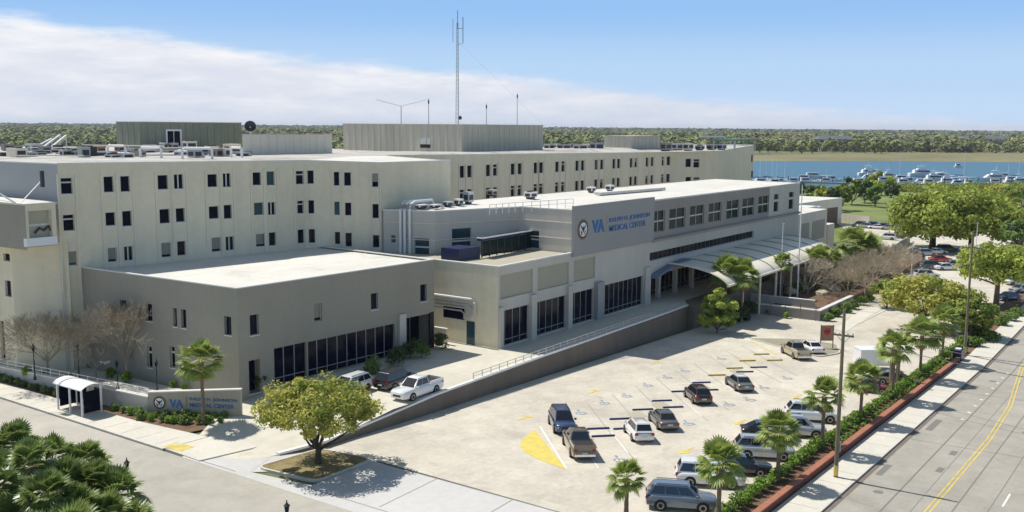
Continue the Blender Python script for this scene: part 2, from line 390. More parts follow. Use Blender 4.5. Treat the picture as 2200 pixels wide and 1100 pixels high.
# streets
w=MB().mt('cross'); sheet(w,rect(30.0,19,45.6,400),.0); sheet(w,rect(30,-60,54,19),.0); struct('cross_street',w)
w=MB().mt('street'); sheet(w,rect(54,-40,900,19.6),.0); sheet(w,rect(45.6,15,54,19),.004); struct('main_street',w)
w=MB().mt('sidewalk'); sheet(w,rect(14,19,30,400),.0); struct('near_sidewalk',w)
w=MB().mt('concrete'); sheet(w,[(53.9,22.8),(300,22.8),(300,58),(54.2,56.6)],.0); struct('parking_lot',w)
w=MB().mt('apron'); sheet(w,[(45.6,19),(53.9,19),(53.9,50.9),(51.6,51.2),(47.4,51.2),(45.6,51.2)],.008); sheet(w,[(45.6,51.2),(47.4,51.2),(46.6,57.0),(51.9,59.4),(54.5,62),(54.0,66.5),(45.6,64)],.008)
sheet(w,[(51.9,50.9),(60,50.9),(60,58.5),(46.6,60),(46.6,57)],-.006); struct('driveway_apron',w)
# seams: thin dark joint strips set 4 mm above
w=MB().mt('joint')
for a,b,wd in [((53.9,20),(53.9,51),.16),((46.9,50.8),(47.3,20),.07),((47.3,44.5),(53.8,44.8),.07),((47.3,37.6),(53.8,37.9),.07),((47.3,31),(53.8,31.2),.07),((51.9,59.6),(54.0,66.0),.12),((46.0,58),(45.9,65),.08)]:
    strip(w,a,b,wd,.014)
struct('pavement_joints',w)
w=MB().mt('joint')
for a,b,wd in [((56,16.6),(260,16.6),.12),((56,12.6),(260,12.2),.10),((58,14.9),(150,15.0),.05),((60,10.6),(200,10.2),.06),((56,7),(220,7),.1),((88,19.4),(89,0),.09),((110,19.4),(111,0),.09),((142,19.4),(143,0),.09)]:
    strip(w,a,b,wd,.006)
for x,y in [(80.5,15.3),(86.0,15.4)]: sheet(w,rect(x-.7,y-.25,x+.7,y+.25),.006)
for x,y,r_ in [(72,17.8,.38),(97,11.4,.4),(66,8.6,.4),(118,17.6,.4)]: sheet(w,[(x+r_*math.cos(a),y+r_*math.sin(a)) for a in np.linspace(0,6.283,13)[:-1]],.008)
for x,y,a_,b_ in [(76,18.6,3.2,.5),(92,18.4,4.5,.6),(104,6.5,5,1.2)]: sheet(w,rect(x,y,x+a_,y+b_),.007)
struct('road_seams',w)
w=MB().mt('yellow')
ycl=[(56,13.9),(69,13.95),(92.5,13.75),(106.7,14.2),(127,16.0),(150,16.5),(260,16.5)]
for o_ in (-.16,.16):
    for a,b in zip(ycl,ycl[1:]): strip(w,(a[0],a[1]+o_),(b[0],b[1]+o_),.13,.010)
struct('yellow_centre_lines',w)
w=MB().mt('white_line')
for x in range(60,250,12): strip(w,(x+14.6-12,9.9),(x+17.9-12,9.9),.14,.010)
for k in range(9): strip(w,(98+k*3.2,17.0),(98.35+k*3.2,17.0),.3,.010)
struct('white_lane_marks',w)
# pavement along both streets with kerbs
w=MB().mt('sidewalk')
for x0,x1 in [(54.5,57),(57,126),(126,240)]:
    w.prism(rect(x0,19.95,x1,22.45),[zg(x0)-.05,zg(x1)-.05,zg(x1)-.05,zg(x0)-.05],[zg(x0)+.13,zg(x1)+.13,zg(x1)+.13,zg(x0)+.13])
w.prism([(45.9,66.5),(49.8,66.2),(48.9,75),(48.3,100),(47.5,200),(46.0,200)],-.05,.13)
w.prism([(45.9,66.5),(45.75,62),(50.5,61),(54.6,65.5),(53.8,67.2),(49.8,66.2)][::-1],-.05,.10)
struct('sidewalk',w)
w=MB().mt('joint')
for k in range(36): strip(w,(56+k*3.1,19.97),(56+k*3.1,22.43),.04,.134)
for k in range(24): x=48; y=68+k*2.4; w.face([(46.0,y,.134),(48.3,y,.134),(48.3,y+.05,.134),(46.0,y+.05,.134)])
struct('sidewalk_joints',w)
w=MB().mt('kerb')
for x0,x1 in [(54.5,57),(57,126),(126,240)]:
    w.prism(rect(x0,19.75,x1,19.947),[zg(x0)-.05,zg(x1)-.05,zg(x1)-.05,zg(x0)-.05],[zg(x0)+.14,zg(x1)+.14,zg(x1)+.14,zg(x0)+.14])
w.prism(rect(45.68,66.6,45.897,200),-.05,.14)
struct('kerb',w)
w=MB().mt('yellow'); w.face([(46.2,64.9,.108),(46.0,66.9,.137),(47.3,67.1,.137),(47.6,65.0,.108)]); struct('tactile_strip',w)
w=MB().mt('retain'); 
for a,b,wd in [((56,19.55),(240,19.55),.40)]: strip(w,a,b,wd,.008)
struct('gutter',w)
# upper drive held by the retaining wall
WT=[(50.4,58.2),(54.0,56.6),(68,56.5),(86,57.0),(112,57.5),(124.5,57.8)]
w=MB().mt('drive_concrete')
dp=[(47.5,60.5),(49.0,59.0)]+[(x,y+.02) for x,y in WT]+[(128,60),(190,60),(190,84),(84,84),(60.9,96),(53,96),(53,69.5),(47.5,66)]
sheet(w,dp,.012,zd,cuts=(50,62)); struct('upper_drive',w)
cwall=thing('retaining_wall','long dark brown retaining wall between the upper drive and the parking lot','wall',(WT[0][0],WT[0][1],0)); off=cwall.location
w=MB().mt('retain')
for (xa,ya),(xb,yb) in zip(WT,WT[1:]):
    w.prism([(xa,ya),(xb,yb),(xb,yb+.28),(xa,ya+.28)],[zg(xa)-.2,zg(xb)-.2,zg(xb)-.2,zg(xa)-.2],[zd(xa)-.02,zd(xb)-.02,zd(xb)-.02,zd(xa)-.02])
w.build('wall_face',cwall,off=off)
w=MB().mt('white_metal')
for (xa,ya),(xb,yb) in zip(WT,WT[1:]):
    w.prism([(xa,ya-.05),(xb,yb-.05),(xb,yb+.33),(xa,ya+.33)],[zd(xa)-.02,zd(xb)-.02,zd(xb)-.02,zd(xa)-.02],[zd(xa)+.16,zd(xb)+.16,zd(xb)+.16,zd(xa)+.16])
w.build('coping',cwall,off=off)
rail=thing('guard_rail','low metal guard rail on short posts along the top of the dark retaining wall','railing',(74,56.8,1.45)); off=rail.location
def wy(x):
    for (xa,ya),(xb,yb) in zip(WT,WT[1:]):
        if xa<=x<=xb: return ya+(yb-ya)*(x-xa)/(xb-xa)
    return WT[-1][1]
w=MB().mt('galv')
for x0,x1 in [(74,86),(86,112),(112,122)]:
    for z in (.45,.75): w.bar((x0,wy(x0)+.25,1.3+z),(x1,wy(x1)+.25,1.3+z),.05)
w.build('rail_bars',rail,off=off)
for k in range(33):
    x=74+k*1.5; w=MB().mt('galv'); w.bar((x,wy(x)+.25,1.42),(x,wy(x)+.25,2.1),.07); w.build('post',rail,off=off)
# courtyard kerb line between the drive and the service yard
# ---- parking stalls
w=MB().mt('line_grey')
for k in range(2,11):
    x=70.05+4.8*k; strip(w,(x,47.2),(x-6.15,41.6),.10,.012); strip(w,(x-6.15,41.6),(x-12.3,35.6),.10,.012)
struct('parking_stall_lines',w)
w=MB().mt('white_line')
for k in (0,1): 
    x=70.05+4.8*k; strip(w,(x,46.4),(x-8.3,38.4),.14,.016)
for k in range(1,9): x=70.3+4.8*k; strip(w,(x-7.2,40.7),(x-11.6,36.6),.10,.016)
struct('white_stall_lines',w)
w=MB().mt('infill_tan')
for k in (1,3,4,6,8):
    x=70.05+4.8*k-5.2; sheet(w,[(x-2.0,40.7),(x+.2,40.7),(x+1.7,42.4),(x-.5,42.4)],.014)
struct('faded_bay_patches',w)
w=MB().mt('yellow_faded')
arc=[(68.9,46.2)]+[(68.9-7.3*t-1.15*math.sin(math.pi*t)*1.35,46.2-7.9*t+1.15*math.sin(math.pi*t)*1.5) for t in np.linspace(0.05,.95,12)]+[(61.6,38.3)]
sheet(w,arc[::-1],.016); struct('yellow_hatched_zone',w)
def arrow(mb,x,y,a,L=2.4,off=.018):
    c,s=math.cos(a),math.sin(a); T=lambda u,v:(x+u*c-v*s,y+u*s+v*c)
    sheet(mb,[T(-L/2,-.13),(T(L*.15,-.13)),T(L*.15,.13),T(-L/2,.13)],off); sheet(mb,[T(L*.1,-.5),T(L/2,0),T(L*.1,.5)],off)
w=MB().mt('yellow_faded')
for px,py,a in [(1130,897,0),(1277,841,0),(1410,778,0),(1475,968,3.14),(1590,907,3.14),(1712,852,3.14)]:
    x,y=GG(px,py); arrow(w,x,y,a)
struct('lane_arrows',w)
w=MB().mt('hc_blue')
def hcs(mb,x,y):   # wheelchair emblem laid flat, about 1.2 m, read from the lane
    def T(u,v): return (x+(u*.68+v*.73)*1.3,y+(-u*.73+v*.68)*1.3)
    R=[(T(.38*math.cos(t)-.05,.38*math.sin(t)-.25)) for t in np.linspace(1.9,6.6,14)]; r=[(T(.27*math.cos(t)-.05,.27*math.sin(t)-.25)) for t in np.linspace(1.9,6.6,14)]
    for i in range(13): sheet(mb,[R[i],R[i+1],r[i+1],r[i]][::-1] if 0 else [R[i],r[i],r[i+1],R[i+1]],.018)
    sheet(mb,[T(-.12,-.25),T(0,-.25),T(0,.45),T(-.12,.45)],.019); sheet(mb,[T(-.05,-.1),T(.38,-.1),T(.38,.02),T(-.05,.02)],.0195)
    sheet(mb,[T(.3,-.5),T(.42,-.5),T(.42,-.1),T(.3,-.1)],.0195); sheet(mb,[T(-.16,.5),T(.04,.5),T(.04,.7),T(-.16,.7)],.019)
for px,py in [(1330,986),(1247,886),(1298,865),(1345,850),(1390,827),(1432,810),(1470,796),(1548,770),(1478,909),(1565,868),(1610,858),(1640,832),(1690,812)]:
    hcs(w,*GG(px,py))
struct('wheelchair_symbols',w)
# wheel stops
stops=[(1285,922,'b'),(1296,938,'b'),(1333,901,'b'),(1381,881,'b'),(1422,862,'b'),(1446,876,'b'),(1485,842,'b'),(1523,839,'b'),(1507,823,'b'),(1600,800,'b'),(1540,807,'y'),(1578,792,'y'),(1636,762,'y'),(1606,776,'y'),(1664,775,'y'),(1630,790,'b'),(1342,922,'b'),(1463,842,'b')]
nb=ny_=0
for px,py,c in stops:
    x,y=GG(px,py); z=zg(x)+.006
    if c=='b': nb+=1; lab='dark blue wheel stop in the parking lot, %s blue one from the near end'%ORD(nb)
    else: ny_+=1; lab='yellow wheel stop near the painted island, %s yellow one'%ORD(ny_)
    t=thing('wheel_stop',lab,'wheel stop',(x,y,z),0,'wheel stops of the parking stalls')
    t.rotation_euler=(0,math.atan(.029)*.7,math.radians(-42))
    w=MB().mt('stop_blue' if c=='b' else 'stop_yellow'); w.add([(-1.05,-.12,0),(1.05,-.12,0),(1.05,.12,0),(-1.05,.12,0),(-1.02,-.07,.14),(1.02,-.07,.14),(1.02,.07,.14),(-1.02,.07,.14)],[(0,3,2,1),(4,5,6,7),(0,1,5,4),(1,2,6,5),(2,3,7,6),(3,0,4,7)])
    w.build('block',t)
    for sx in (-.7,.7): w=MB().mt('dark_metal'); w.box(sx-.03,-.03,.138,sx+.03,.03,.155); w.build('bolt',t)
# traffic island with the tree
def rounded(pts,r=1.0,n=4):
    out=[]
    for i in range(len(pts)):
        p=Vector(pts[i]).to_2d() if 0 else Vector((pts[i][0],pts[i][1])); a=Vector(pts[i-1]); b=Vector(pts[(i+1)%len(pts)])
        u=(a-p).normalized(); v=(b-p).normalized(); rr=min(r,(a-p).length/2.2,(b-p).length/2.2)
        A=p+u*rr; B=p+v*rr
        for k in range(n+1):
            t=k/n; q=A*(1-t)**2+p*2*t*(1-t)+B*t*t; out.append((q.x,q.y))
    return out
def inset(poly,d):
    c=Vector((sum(p[0] for p in poly)/len(poly),sum(p[1] for p in poly)/len(poly))); out=[]
    n=len(poly)
    for i in range(n):
        a=Vector(poly[i-1]); p=Vector(poly[i]); b=Vector(poly[(i+1)%n]); e=(b-a).normalized(); nn=Vector((-e.y,e.x)); 
        if nn.dot(c-p)<0: nn=-nn
        q=p+nn*d; out.append((q.x,q.y))
    return out
def island(name,pts,h,fill,zb=lambda x:0,kw=.18):
    poly=rounded(pts); inn=inset(poly,kw); z=zb(pts[0][0])
    k=MB().mt('kerb'); n=len(poly)
    for i in range(n):
        j=(i+1)%n
        k.face([(*poly[i],zb(poly[i][0])-.1),(*poly[j],zb(poly[j][0])-.1),(*poly[j],zb(poly[j][0])+h),(*poly[i],zb(poly[i][0])+h)])
        k.face([(*poly[i],zb(poly[i][0])+h),(*poly[j],zb(poly[j][0])+h),(*inn[j],zb(inn[j][0])+h),(*inn[i],zb(inn[i][0])+h)])
    k.build(name+'_kerb')['kind']='structure'
    f=MB().mt(fill); cx=sum(p[0] for p in inn)/n; cy=sum(p[1] for p in inn)/n
    for i in range(n): j=(i+1)%n; f.face([(cx,cy,zb(cx)+h+.02),(*inn[i],zb(inn[i][0])+h-.02),(*inn[j],zb(inn[j][0])+h-.02)])
    f.build(name+'_ground')['kind']='structure'
island('tree_island',[(47.3,57.4),(47.9,51.3),(54.0,51.3),(53.4,56.6)],.16,'dry_grass')
island('painted_island',[GG(1605,728),GG(1712,757),GG(1760,768),GG(1806,760),GG(1800,742),GG(1725,730)],.14,'island_fill',zg)
w=MB().mt('yellow'); a=GG(1612,732); b=GG(1668,762); strip(w,a,b,.14,.012); strip(w,(a[0]-.4,a[1]-.2),(b[0]-.4,b[1]-.2),.1,.012)
for p,q in [((1580,768),(1618,792)),((1600,765),(1640,782))]: strip(w,GG(*p),GG(*q),.13,.012)
struct('yellow_island_lines',w)
# ================================================================ BUILDINGS
def solid_back(mb,poly,z0,z1,skip):
    """walls of a footprint except the faces in skip (which get facade())"""
    n=len(poly); z1s=z1 if hasattr(z1,'__len__') else [z1]*n
    for i in range(n):
        if i in skip: continue
        j=(i+1)%n; mb.face([(*poly[i],z0),(*poly[j],z0),(*poly[j],z1s[j]),(*poly[i],z1s[i])])
def coping_ring(mb,poly,z1,w=.35,h=.12,edges=None,proud=.04):
    n=len(poly); z1s=z1 if hasattr(z1,'__len__') else [z1]*n
    for i in (edges if edges is not None else range(n)):
        j=(i+1)%n; a=Vector(poly[i]); b=Vector(poly[j]); e=(b-a).normalized(); nn=Vector((e.y,-e.x))
        q=[a+nn*proud-e*proud,b+nn*proud+e*proud,b-nn*w,a-nn*w]; za,zb=z1s[i],z1s[j]
        zz=[za,zb,zb,za]
        mb.add([(v.x,v.y,z-.02-.003*i) for v,z in zip(q,zz)]+[(v.x,v.y,z+h-.003*i) for v,z in zip(q,zz)],[(0,1,5,4),(1,2,6,5),(2,3,7,6),(3,0,4,7),(4,5,6,7),(0,3,2,1)])
def roof_face(mb,poly,z1,drop=.0):
    z1s=z1 if hasattr(z1,'__len__') else [z1]*len(poly)
    from mathutils.geometry import tessellate_polygon
    tri=tessellate_polygon([[Vector((x,y,0)) for x,y in poly]])
    for t in tri:
        a,b,c=[(poly[k][0],poly[k][1],z1s[k]-drop) for k in t]
        if (b[0]-a[0])*(c[1]-a[1])-(b[1]-a[1])*(c[0]-a[0])<0: b,c=c,b
        mb.face([a,b,c])
def wins_px(p0,p1,L_,depth):
    hs=[];
    for w_ in L_:
        x0,x1,y0,y1=w_[:4]; ym=(y0+y1)/2; s0=hit(p0,p1,x0,ym)[0]; s1=hit(p0,p1,x1,ym)[0]; xc=(x0+x1)/2
        zb=hit(p0,p1,xc,y0)[1]; za=hit(p0,p1,xc,y1)[1]; hs.append((s0,s1,za,zb,depth))
    return hs
# ---- the four-storey wing
pL=(53.4,93.3); pM=(82.2,89.0); pC=(88.2,82.4); pD=(101.0,81.6); pE=(101.2,93.0); pF=(187.5,93.0)
pF=(ony(1441,330,93.0)[0],93.0)
pG=(ony(1549,330,89.0)[0],89.0); pH=(ony(1619,330,92.5)[0],92.5); pI=(pH[0]+3,103)
poly=[pL,pM,pC,pD,pE,pF,pG,pH,pI,(pI[0]-4,118),(150,125),(118,150),(112,175),(75,190),(48.5,150)]
zt=[hat(118.7,352,*pL),hat(657,345,*pM),hat(821,350,*pC),hat(970,345,*pD),hat(973,335,*pE)-.0,hat(1440,327,*pF),hat(1550,324,*pG),21.9,21.9,21.8,21.6,21.6,21.6,21.8,22.0]
wing=thing('hospital_wing','long cream four-storey hospital wing with paired dark windows','building',(53.4,93.3,0)); off=wing.location
R1=[(131,156,382,417,'transom'),(223,244,379,413,'plain'),(259,279,378,412,'plain'),(339,361,376,407,'plain'),(374,394,374,406,'double'),(446,467,374,402,'plain'),(479,496,372,402,'double'),(543,561,370,398,'plain'),(573,590,368,398,'teal'),(636,653,367,396,'transom')]
R2=[(136,160,461,496,'transom'),(227,248,456,485,'plain'),(263,283,453,486,'plain'),(343,365,449,480,'plain'),(378,397,447,477,'plain'),(449,470,443,470,'plain'),(481,498,440,470,'plain'),(546,566,435,462,'plain'),(576,592,434,462,'double'),(639,653,431,459,'transom')]
R3=[(140,166,540,571,'blindhalf'),(232,251,532,563,'blindhalf'),(267,286,529,560,'double'),(347,368,521,553,'blindhalf'),(381,399,518,549,'plain'),(455,475,510,541,'blindhalf'),(485,503,508,538,'double'),(550,571,502,530,'blindhalf'),(578,593,499,528,'plain'),(640,654,493,523,'plain')]
B1=[(660,674,366,395,'plain'),(717,729,369,399,'plain'),(739,754,370,399,'plain'),(799,813,372,402,'plain'),
    (662,675,430,459,'plain'),(718,730,433,462,'teal'),(741,755,435,463,'plain'),(800,814,438,469,'plain'),
    (663,677,492,522,'plain'),(719,731,498,525,'plain'),(742,756,500,530,'plain'),(801,815,505,532,'plain')]
wallmb=MB().mt('cream'); allw=[]
RA=R1+R2+R3; hA=wins_px(pL,pM,RA,.22); facade(wallmb,pL,pM,0,(zt[0],zt[1]),hA); allw+=[(pL,pM,h,r[4]) for h,r in zip(hA,RA)]
hB=wins_px(pM,pC,B1,.22); facade(wallmb,pM,pC,0,(zt[1],zt[2]),hB); allw+=[(pM,pC,h,r[4]) for h,r in zip(hB,B1)]
wallmb.face([(*pC,0),(*pD,0),(*pD,zt[3]),(*pC,zt[2])]); wallmb.face([(*pD,0),(*pE,0),(*pE,zt[4]),(*pD,zt[3])])
cols=[(993,1009),(1049,1064),(1102,1117),(1151,1163),(1197,1210),(1240,1252),(1281,1293),(1319,1329),(1356,1366),(1390,1401),(1424,1436)]
hC=[]
for i,(a,b) in enumerate(cols):
    for c in (a,b):
        xx=ony(c,365,93.0)[0]-pE[0]; wd=1.15 if c!=1436 else 1.7
        for r_,(za,zb) in enumerate([(18.15,20.0),(14.6,16.35)]):
            hC.append((xx-wd/2,xx+wd/2,za,zb,.22)); allw.append((pE,pF,hC[-1],'transom' if (i in (1,4) and c==b) or (i==10 and c==a) or (r_==1 and i<5) else 'plain'))
facade(wallmb,pE,pF,0,(zt[4],zt[5]),hC)
D1=[(1473,1485,341,359,'plain'),(1490,1503,342,360,'transom'),(1473,1485,380,396,'plain'),(1490,1503,381,396,'transom')]
hD=wins_px(pF,pG,D1,.22); facade(wallmb,pF,pG,0,(zt[5],zt[6]),hD); allw+=[(pF,pG,h,r[4]) for h,r in zip(hD,D1)]
hE=wins_px(pG,pH,[(1614,1618,332,348),(1614,1618,367,382)],.22); facade(wallmb,pG,pH,0,(zt[6],zt[7]),hE); allw+=[(pG,pH,h,'plain') for h in hE]
solid_back(wallmb,poly,0,zt,{0,1,2,3,4,5,6,14})
wallmb.mt('end_shade_grey'); wallmb.face([(*poly[14],0),(*pL,0),(*pL,zt[0]),(*poly[14],zt[14])])  # end face of the cream wing, its shade painted in as grey
wallmb.mt('cream')
# raised ribs that frame each window bay
def rib(mb,p0,p1,s_,z0,z1,w_=.14,pr=.09):
    e=Vector((p1[0]-p0[0],p1[1]-p0[1])).normalized(); nn=Vector((e.y,-e.x)); a=Vector(p0)+e*(s_-w_/2); b=Vector(p0)+e*(s_+w_/2)
    q=[a+nn*pr,b+nn*pr,b-nn*.05,a-nn*.05]; mb.prism([(v.x,v.y) for v in q],z0,z1)
wallmb.mt('cream_pale')
for h in hA:
    if h[3]>19: 
        for s_ in (h[0]-.30,h[1]+.30): rib(wallmb,pL,pM,s_,9,h[3]+.35)
for h in hB:
    if h[3]>19 and h[0]>1:
        for s_ in (h[0]-.2,h[1]+.2): rib(wallmb,pM,pC,s_,9,h[3]+.3,.1)
for h in hC:
    if h[3]>19:
        for s_ in (h[0]-.28,h[1]+.28): rib(wallmb,pE,pF,s_,9,h[3]+.3,.12)
wallmb.build('wall',wing,off=off)
r=MB().mt('roof_grey'); roof_face(r,poly,zt,.12); r.build('roof',wing,off=off)
r=MB().mt('roof_white'); zz=[z-.07 for z in (zt[2],zt[3],zt[4],zt[4],zt[1],zt[1])]
roof_face(r,[pM,pC,pD,pE,(101,95),(80,97)],[zt[1]-.05,zt[2]-.05,zt[3]-.05,zt[4]-.05,zt[4]-.05,zt[1]-.05]); r.build('roof_membrane',wing,off=off)
r=MB().mt('coping'); coping_ring(r,poly,zt,.35,.10,edges=[0,1,2,4,5,6,7,14]); r.build('parapet_cap',wing,off=off)
for p0,p1,h,k in allw:
    q_=random.random()
    if k=='plain' and q_<.07: k='blindhalf2'
    window(wing,off,p0,p1,h[0],h[1],h[2],h[3],h[4],'plain' if k=='teal' else k,'glass_teal' if (k=='teal' or q_>.93) else 'glass')
# ---- left stair tower with the projecting bay
tx0=ony(30,650,97.2)[0]; ty0=97.2; tx1,ty1=53.9,93.0; tw=thing('stair_tower','cream stair tower with small square windows at the left edge, below a projecting bay','building',(tx0,ty0,0)); off=tw.location
TZ=ony(60,533,90.9)[1]-.12; m_=MB().mt('cream'); tp=[(tx0,ty0),(tx1,ty1),(tx1+.3,95),(tx1,114),(tx0,114)]
m_.face([(tx0,ty0,0),(tx1,ty1,0),(tx1,ty1,TZ),(tx0,ty0,TZ)])
pa,pb=(tx0,114),(tx0,ty0); TL=[(7,21,545,561),(11,24,603,637),(1,10,690,770)]; hs=wins_px(pa,pb,TL,.25); facade(m_,pa,pb,0,TZ,hs); m_.face([(x,y,TZ) for x,y in tp]); m_.build('wall',tw,off=off)
for h in hs: window(tw,off,pa,pb,*h,kind='plain')
m_=MB().mt('canopy'); y0=onx(30,652,tx0)[0]
m_.prism([(tx0-1.6,104),(tx0-1.2,101.0),(tx0,100),(tx0,107)],5.9,6.4); m_.build('entrance_canopy',tw,off=off)
bx0=ony(54,450,90.9)[0]; bx1=ony(119,440,90.9)[0]; zb1=ony(60,441,90.9)[1]; zb0=ony(60,533,90.9)[1]
bay=thing('projecting_bay','grey and cream bay with a big window hung high beside the wing','building',(bx0,90.9,zb0)); off=bay.location
m_=MB().mt('cream'); hb=wins_px((bx0,90.9),(bx1,90.9),[(62,112,452,515)],.5); facade(m_,(bx0,90.9),(bx1,90.9),zb0+.9,zb1,hb)
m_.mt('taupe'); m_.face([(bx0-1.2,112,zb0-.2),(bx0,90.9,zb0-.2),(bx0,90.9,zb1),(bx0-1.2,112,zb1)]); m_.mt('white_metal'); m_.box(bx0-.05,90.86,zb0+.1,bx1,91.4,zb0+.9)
m_.mt('cream'); m_.face([(bx0-1.2,112,zb0-.2),(bx1,112,zb0-.2),(bx1,90.9,zb0+.05),(bx0,90.9,zb0+.05)]); m_.face([(bx1,90.9,zb0+.1),(bx1,112,zb0+.1),(bx1,112,zb1),(bx1,90.9,zb1)]); m_.build('wall',bay,off=off)
m_=MB().mt('roof_white'); m_.prism([(bx0-.15,90.75),(bx1+.1,90.75),(bx1+.1,112),(bx0-1.4,112)],zb1,zb1+.16); m_.build('roof',bay,off=off)
wq=window(bay,off,(bx0,90.9),(bx1,90.9),*hb[0],kind='cross',glass='infill_tan')
m_=MB().mt('dark_metal'); m_.tube([(bx0+1.0,91.25,zb0+1.3),(bx0+1.5,91.25,zb0+1.8),(bx0+1.9,91.25,zb0+1.5),(bx0+2.4,91.25,zb0+1.9),(bx0+2.7,91.25,zb0+1.3)],.1); m_.build('equipment',bay,off=off)
st=thing('strut_truss','white steel struts tying the projecting bay roof to the grey end wall of the wing','strut',(bx0,93,zb1)); off=st.location
a=G(10,366,19.8)
m_=MB().mt('white_metal'); P1=(bx0-.3,92.0,zb1+.2)
m_.bar(P1,(bx0-3.2,95.2,zt[0]-.8),.14); m_.bar((bx0+.4,92.3,zb1+.2),(bx1-.1,93.0,zt[0]-1.6),.07); m_.bar(P1,(bx0-5,97,zb1+1.6),.05); m_.build('strut',st,off=off)
m_=MB().mt('dark_metal'); m_.box(bx0-3.5,94.9,zt[0]-1.3,bx0-2.9,95.5,zt[0]-.3); m_.box(bx1-.3,92.6,zt[0]-2.2,bx1,92.9,zt[0]-.6); m_.build('bracket',st,off=off)
# the shade-grey end wall of the wing left of its corner is its x-facing side (pL to far left)
# ---- two-storey block
q0=(55.1,95.5); q1=(56.7,70.6); q2=(82.9,69.3); q3=(83.4,88.6); zl=11.3
low=thing('annex_building','taupe two-storey annex with a bright white flat roof at the street corner','building',(56.7,70.6,0)); off=low.location
LW=[(135,148,628,665,'plain'),(258,272,645,680,'plain'),(313,327,653,690,'plain'),(372,380,662,702,'plain'),(389,400,665,705,'plain'),(482,497,680,720,'plain'),(316,327,745,790,'transom'),(365,376,745,790,'transom')]
m_=MB().mt('taupe'); h1=wins_px(q0,q1,LW,.25); zt_low=[hat(125,571,*q0),hat(510.5,620.4,*q1),hat(932.5,558,*q2),11.3]
facade(m_,q0,q1,0,(zt_low[0],zt_low[1]),h1)
RW=[(537,556,676,720,'plain'),(675,692,652,690,'blindhalf'),(797,812,630,665,'plain'),(903,917,611,648,'plain')]
h2=wins_px(q1,q2,RW,.25)
band=[(4.0,7.9,1.5,5.05,.3),(8.1,20.0,1.5,5.0,.3)]; door=[(1.1,2.4,1.25,4.4,.8)]; ent=[(21.6,26.0,1.2,5.3,2.2)]
facade(m_,q1,q2,0,(zt_low[1],zt_low[2]),h2+band+door+ent)
m_.face([(*q2,0),(*q3,0),(*q3,11.3),(*q2,zt_low[2])])
m_.mt('stucco_grey'); e=Vector((q2[0]-q1[0],q2[1]-q1[1])).normalized(); nn=Vector((e.y,-e.x))
def fr_box(mb,p0,p1,s0,s1,z0,z1,d0,d1):
    e=Vector((p1[0]-p0[0],p1[1]-p0[1])).normalized(); nn=Vector((e.y,-e.x)); P=Vector(p0)
    q=[P+e*s0+nn*d1,P+e*s1+nn*d1,P+e*s1+nn*d0,P+e*s0+nn*d0]; mb.prism([(v.x,v.y) for v in q],z0,z1)
m_.build('wall',low,off=off)
m_=MB().mt('stucco_grey'); fr_box(m_,q1,q2,20.5,21.5,0,5.9,-.3,.28); m_.build('column',low,off=off)
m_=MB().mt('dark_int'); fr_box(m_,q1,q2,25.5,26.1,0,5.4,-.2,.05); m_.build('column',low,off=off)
m_=MB().mt('roof_white'); lp=[q0,q1,q2,q3,(82.2,89.2),(56,93)]
roof_face(m_,lp,[zt_low[0],zt_low[1],zt_low[2],11.3,11.2,11.2],.18); m_.build('roof',low,off=off)
m_=MB().mt('coping'); coping_ring(m_,[q0,q1,q2,q3],zt_low,.3,.08,edges=[0,1,2]); m_.build('parapet_cap',low,off=off)
for h,r_ in zip(h1,LW): window(low,off,q0,q1,*h,kind=r_[4])
for h,r_ in zip(h2,RW): window(low,off,q1,q2,*h,kind=r_[4])
for h in band: window(low,off,q1,q2,*h,kind='curtain')
window(low,off,q1,q2,*door[0],kind='plain',nm='door')
window(low,off,q1,q2,*ent[0],kind='curtain',nm='entrance_glazing')
# ---- entrance block
yF=63.1; XA=86.5; XE=184.0
va=thing('entrance_building','long grey entrance block with ground floor glazing, big sign panel and white roof','building',(XA,yF,0)); off=va.location
m_=MB().mt('stucco_grey'); P0=(XA,yF); P1=(XE,yF); holes=[]; spec=[]
for a,b in [(1073,1137),(1150,1216),(1226,1275),(1291,1380)]:
    s0=ony(a,670,yF)[0]-XA; s1=ony(b,670,yF)[0]-XA; holes.append((s0,s1,1.45,5.5,.35)); spec.append('curtain')
for a,b in [(1075,1145),(1155,1222),(1232,1278)]:
    s0=ony(a,610,yF)[0]-XA; s1=ony(b,600,yF)[0]-XA; holes.append((s0,s1,6.85,9.6,.2)); spec.append('panel')
holes.append((122.9-XA,165.0-XA,1.0,5.15,3.0)); spec.append('entry')
for a,b in [(1396,1619)]:
    s0=ony(a,545,yF)[0]-XA; s1=ony(b,508,yF)[0]-XA; holes.append((s0,s1,7.3,8.5,.3)); spec.append('strip')
UW=[(1403,1429,456,500),(1438,1473,449,490),(1482,1513,445,488),(1522,1550,439,483),(1560,1588,435,471),(1594,1620,432,467),(1628,1651,426,463)]
for a,b,c,d in UW:
    s0=ony(a,470,yF)[0]-XA; s1=ony(b,450,yF)[0]-XA; holes.append((s0,s1,11.3,14.3,.25)); spec.append('cross')
for a,b in [(1662,1672),(1694,1704)]:
    s0=ony(a,450,yF)[0]-XA; s1=ony(b,450,yF)[0]-XA; holes.append((s0,s1,11.1,12.9,.25)); spec.append('plain'); holes.append((s0,s1,13.3,14.3,.25)); spec.append('plain')
a0=101.9-XA
low_h=[h for h in holes]
facade(m_,P0,(101.9,yF),0,10.55,[h for h in holes if h[1]<=a0])
sub=[(h[0]-a0,h[1]-a0,h[2],h[3],h[4]) for h in holes if h[1]>a0]
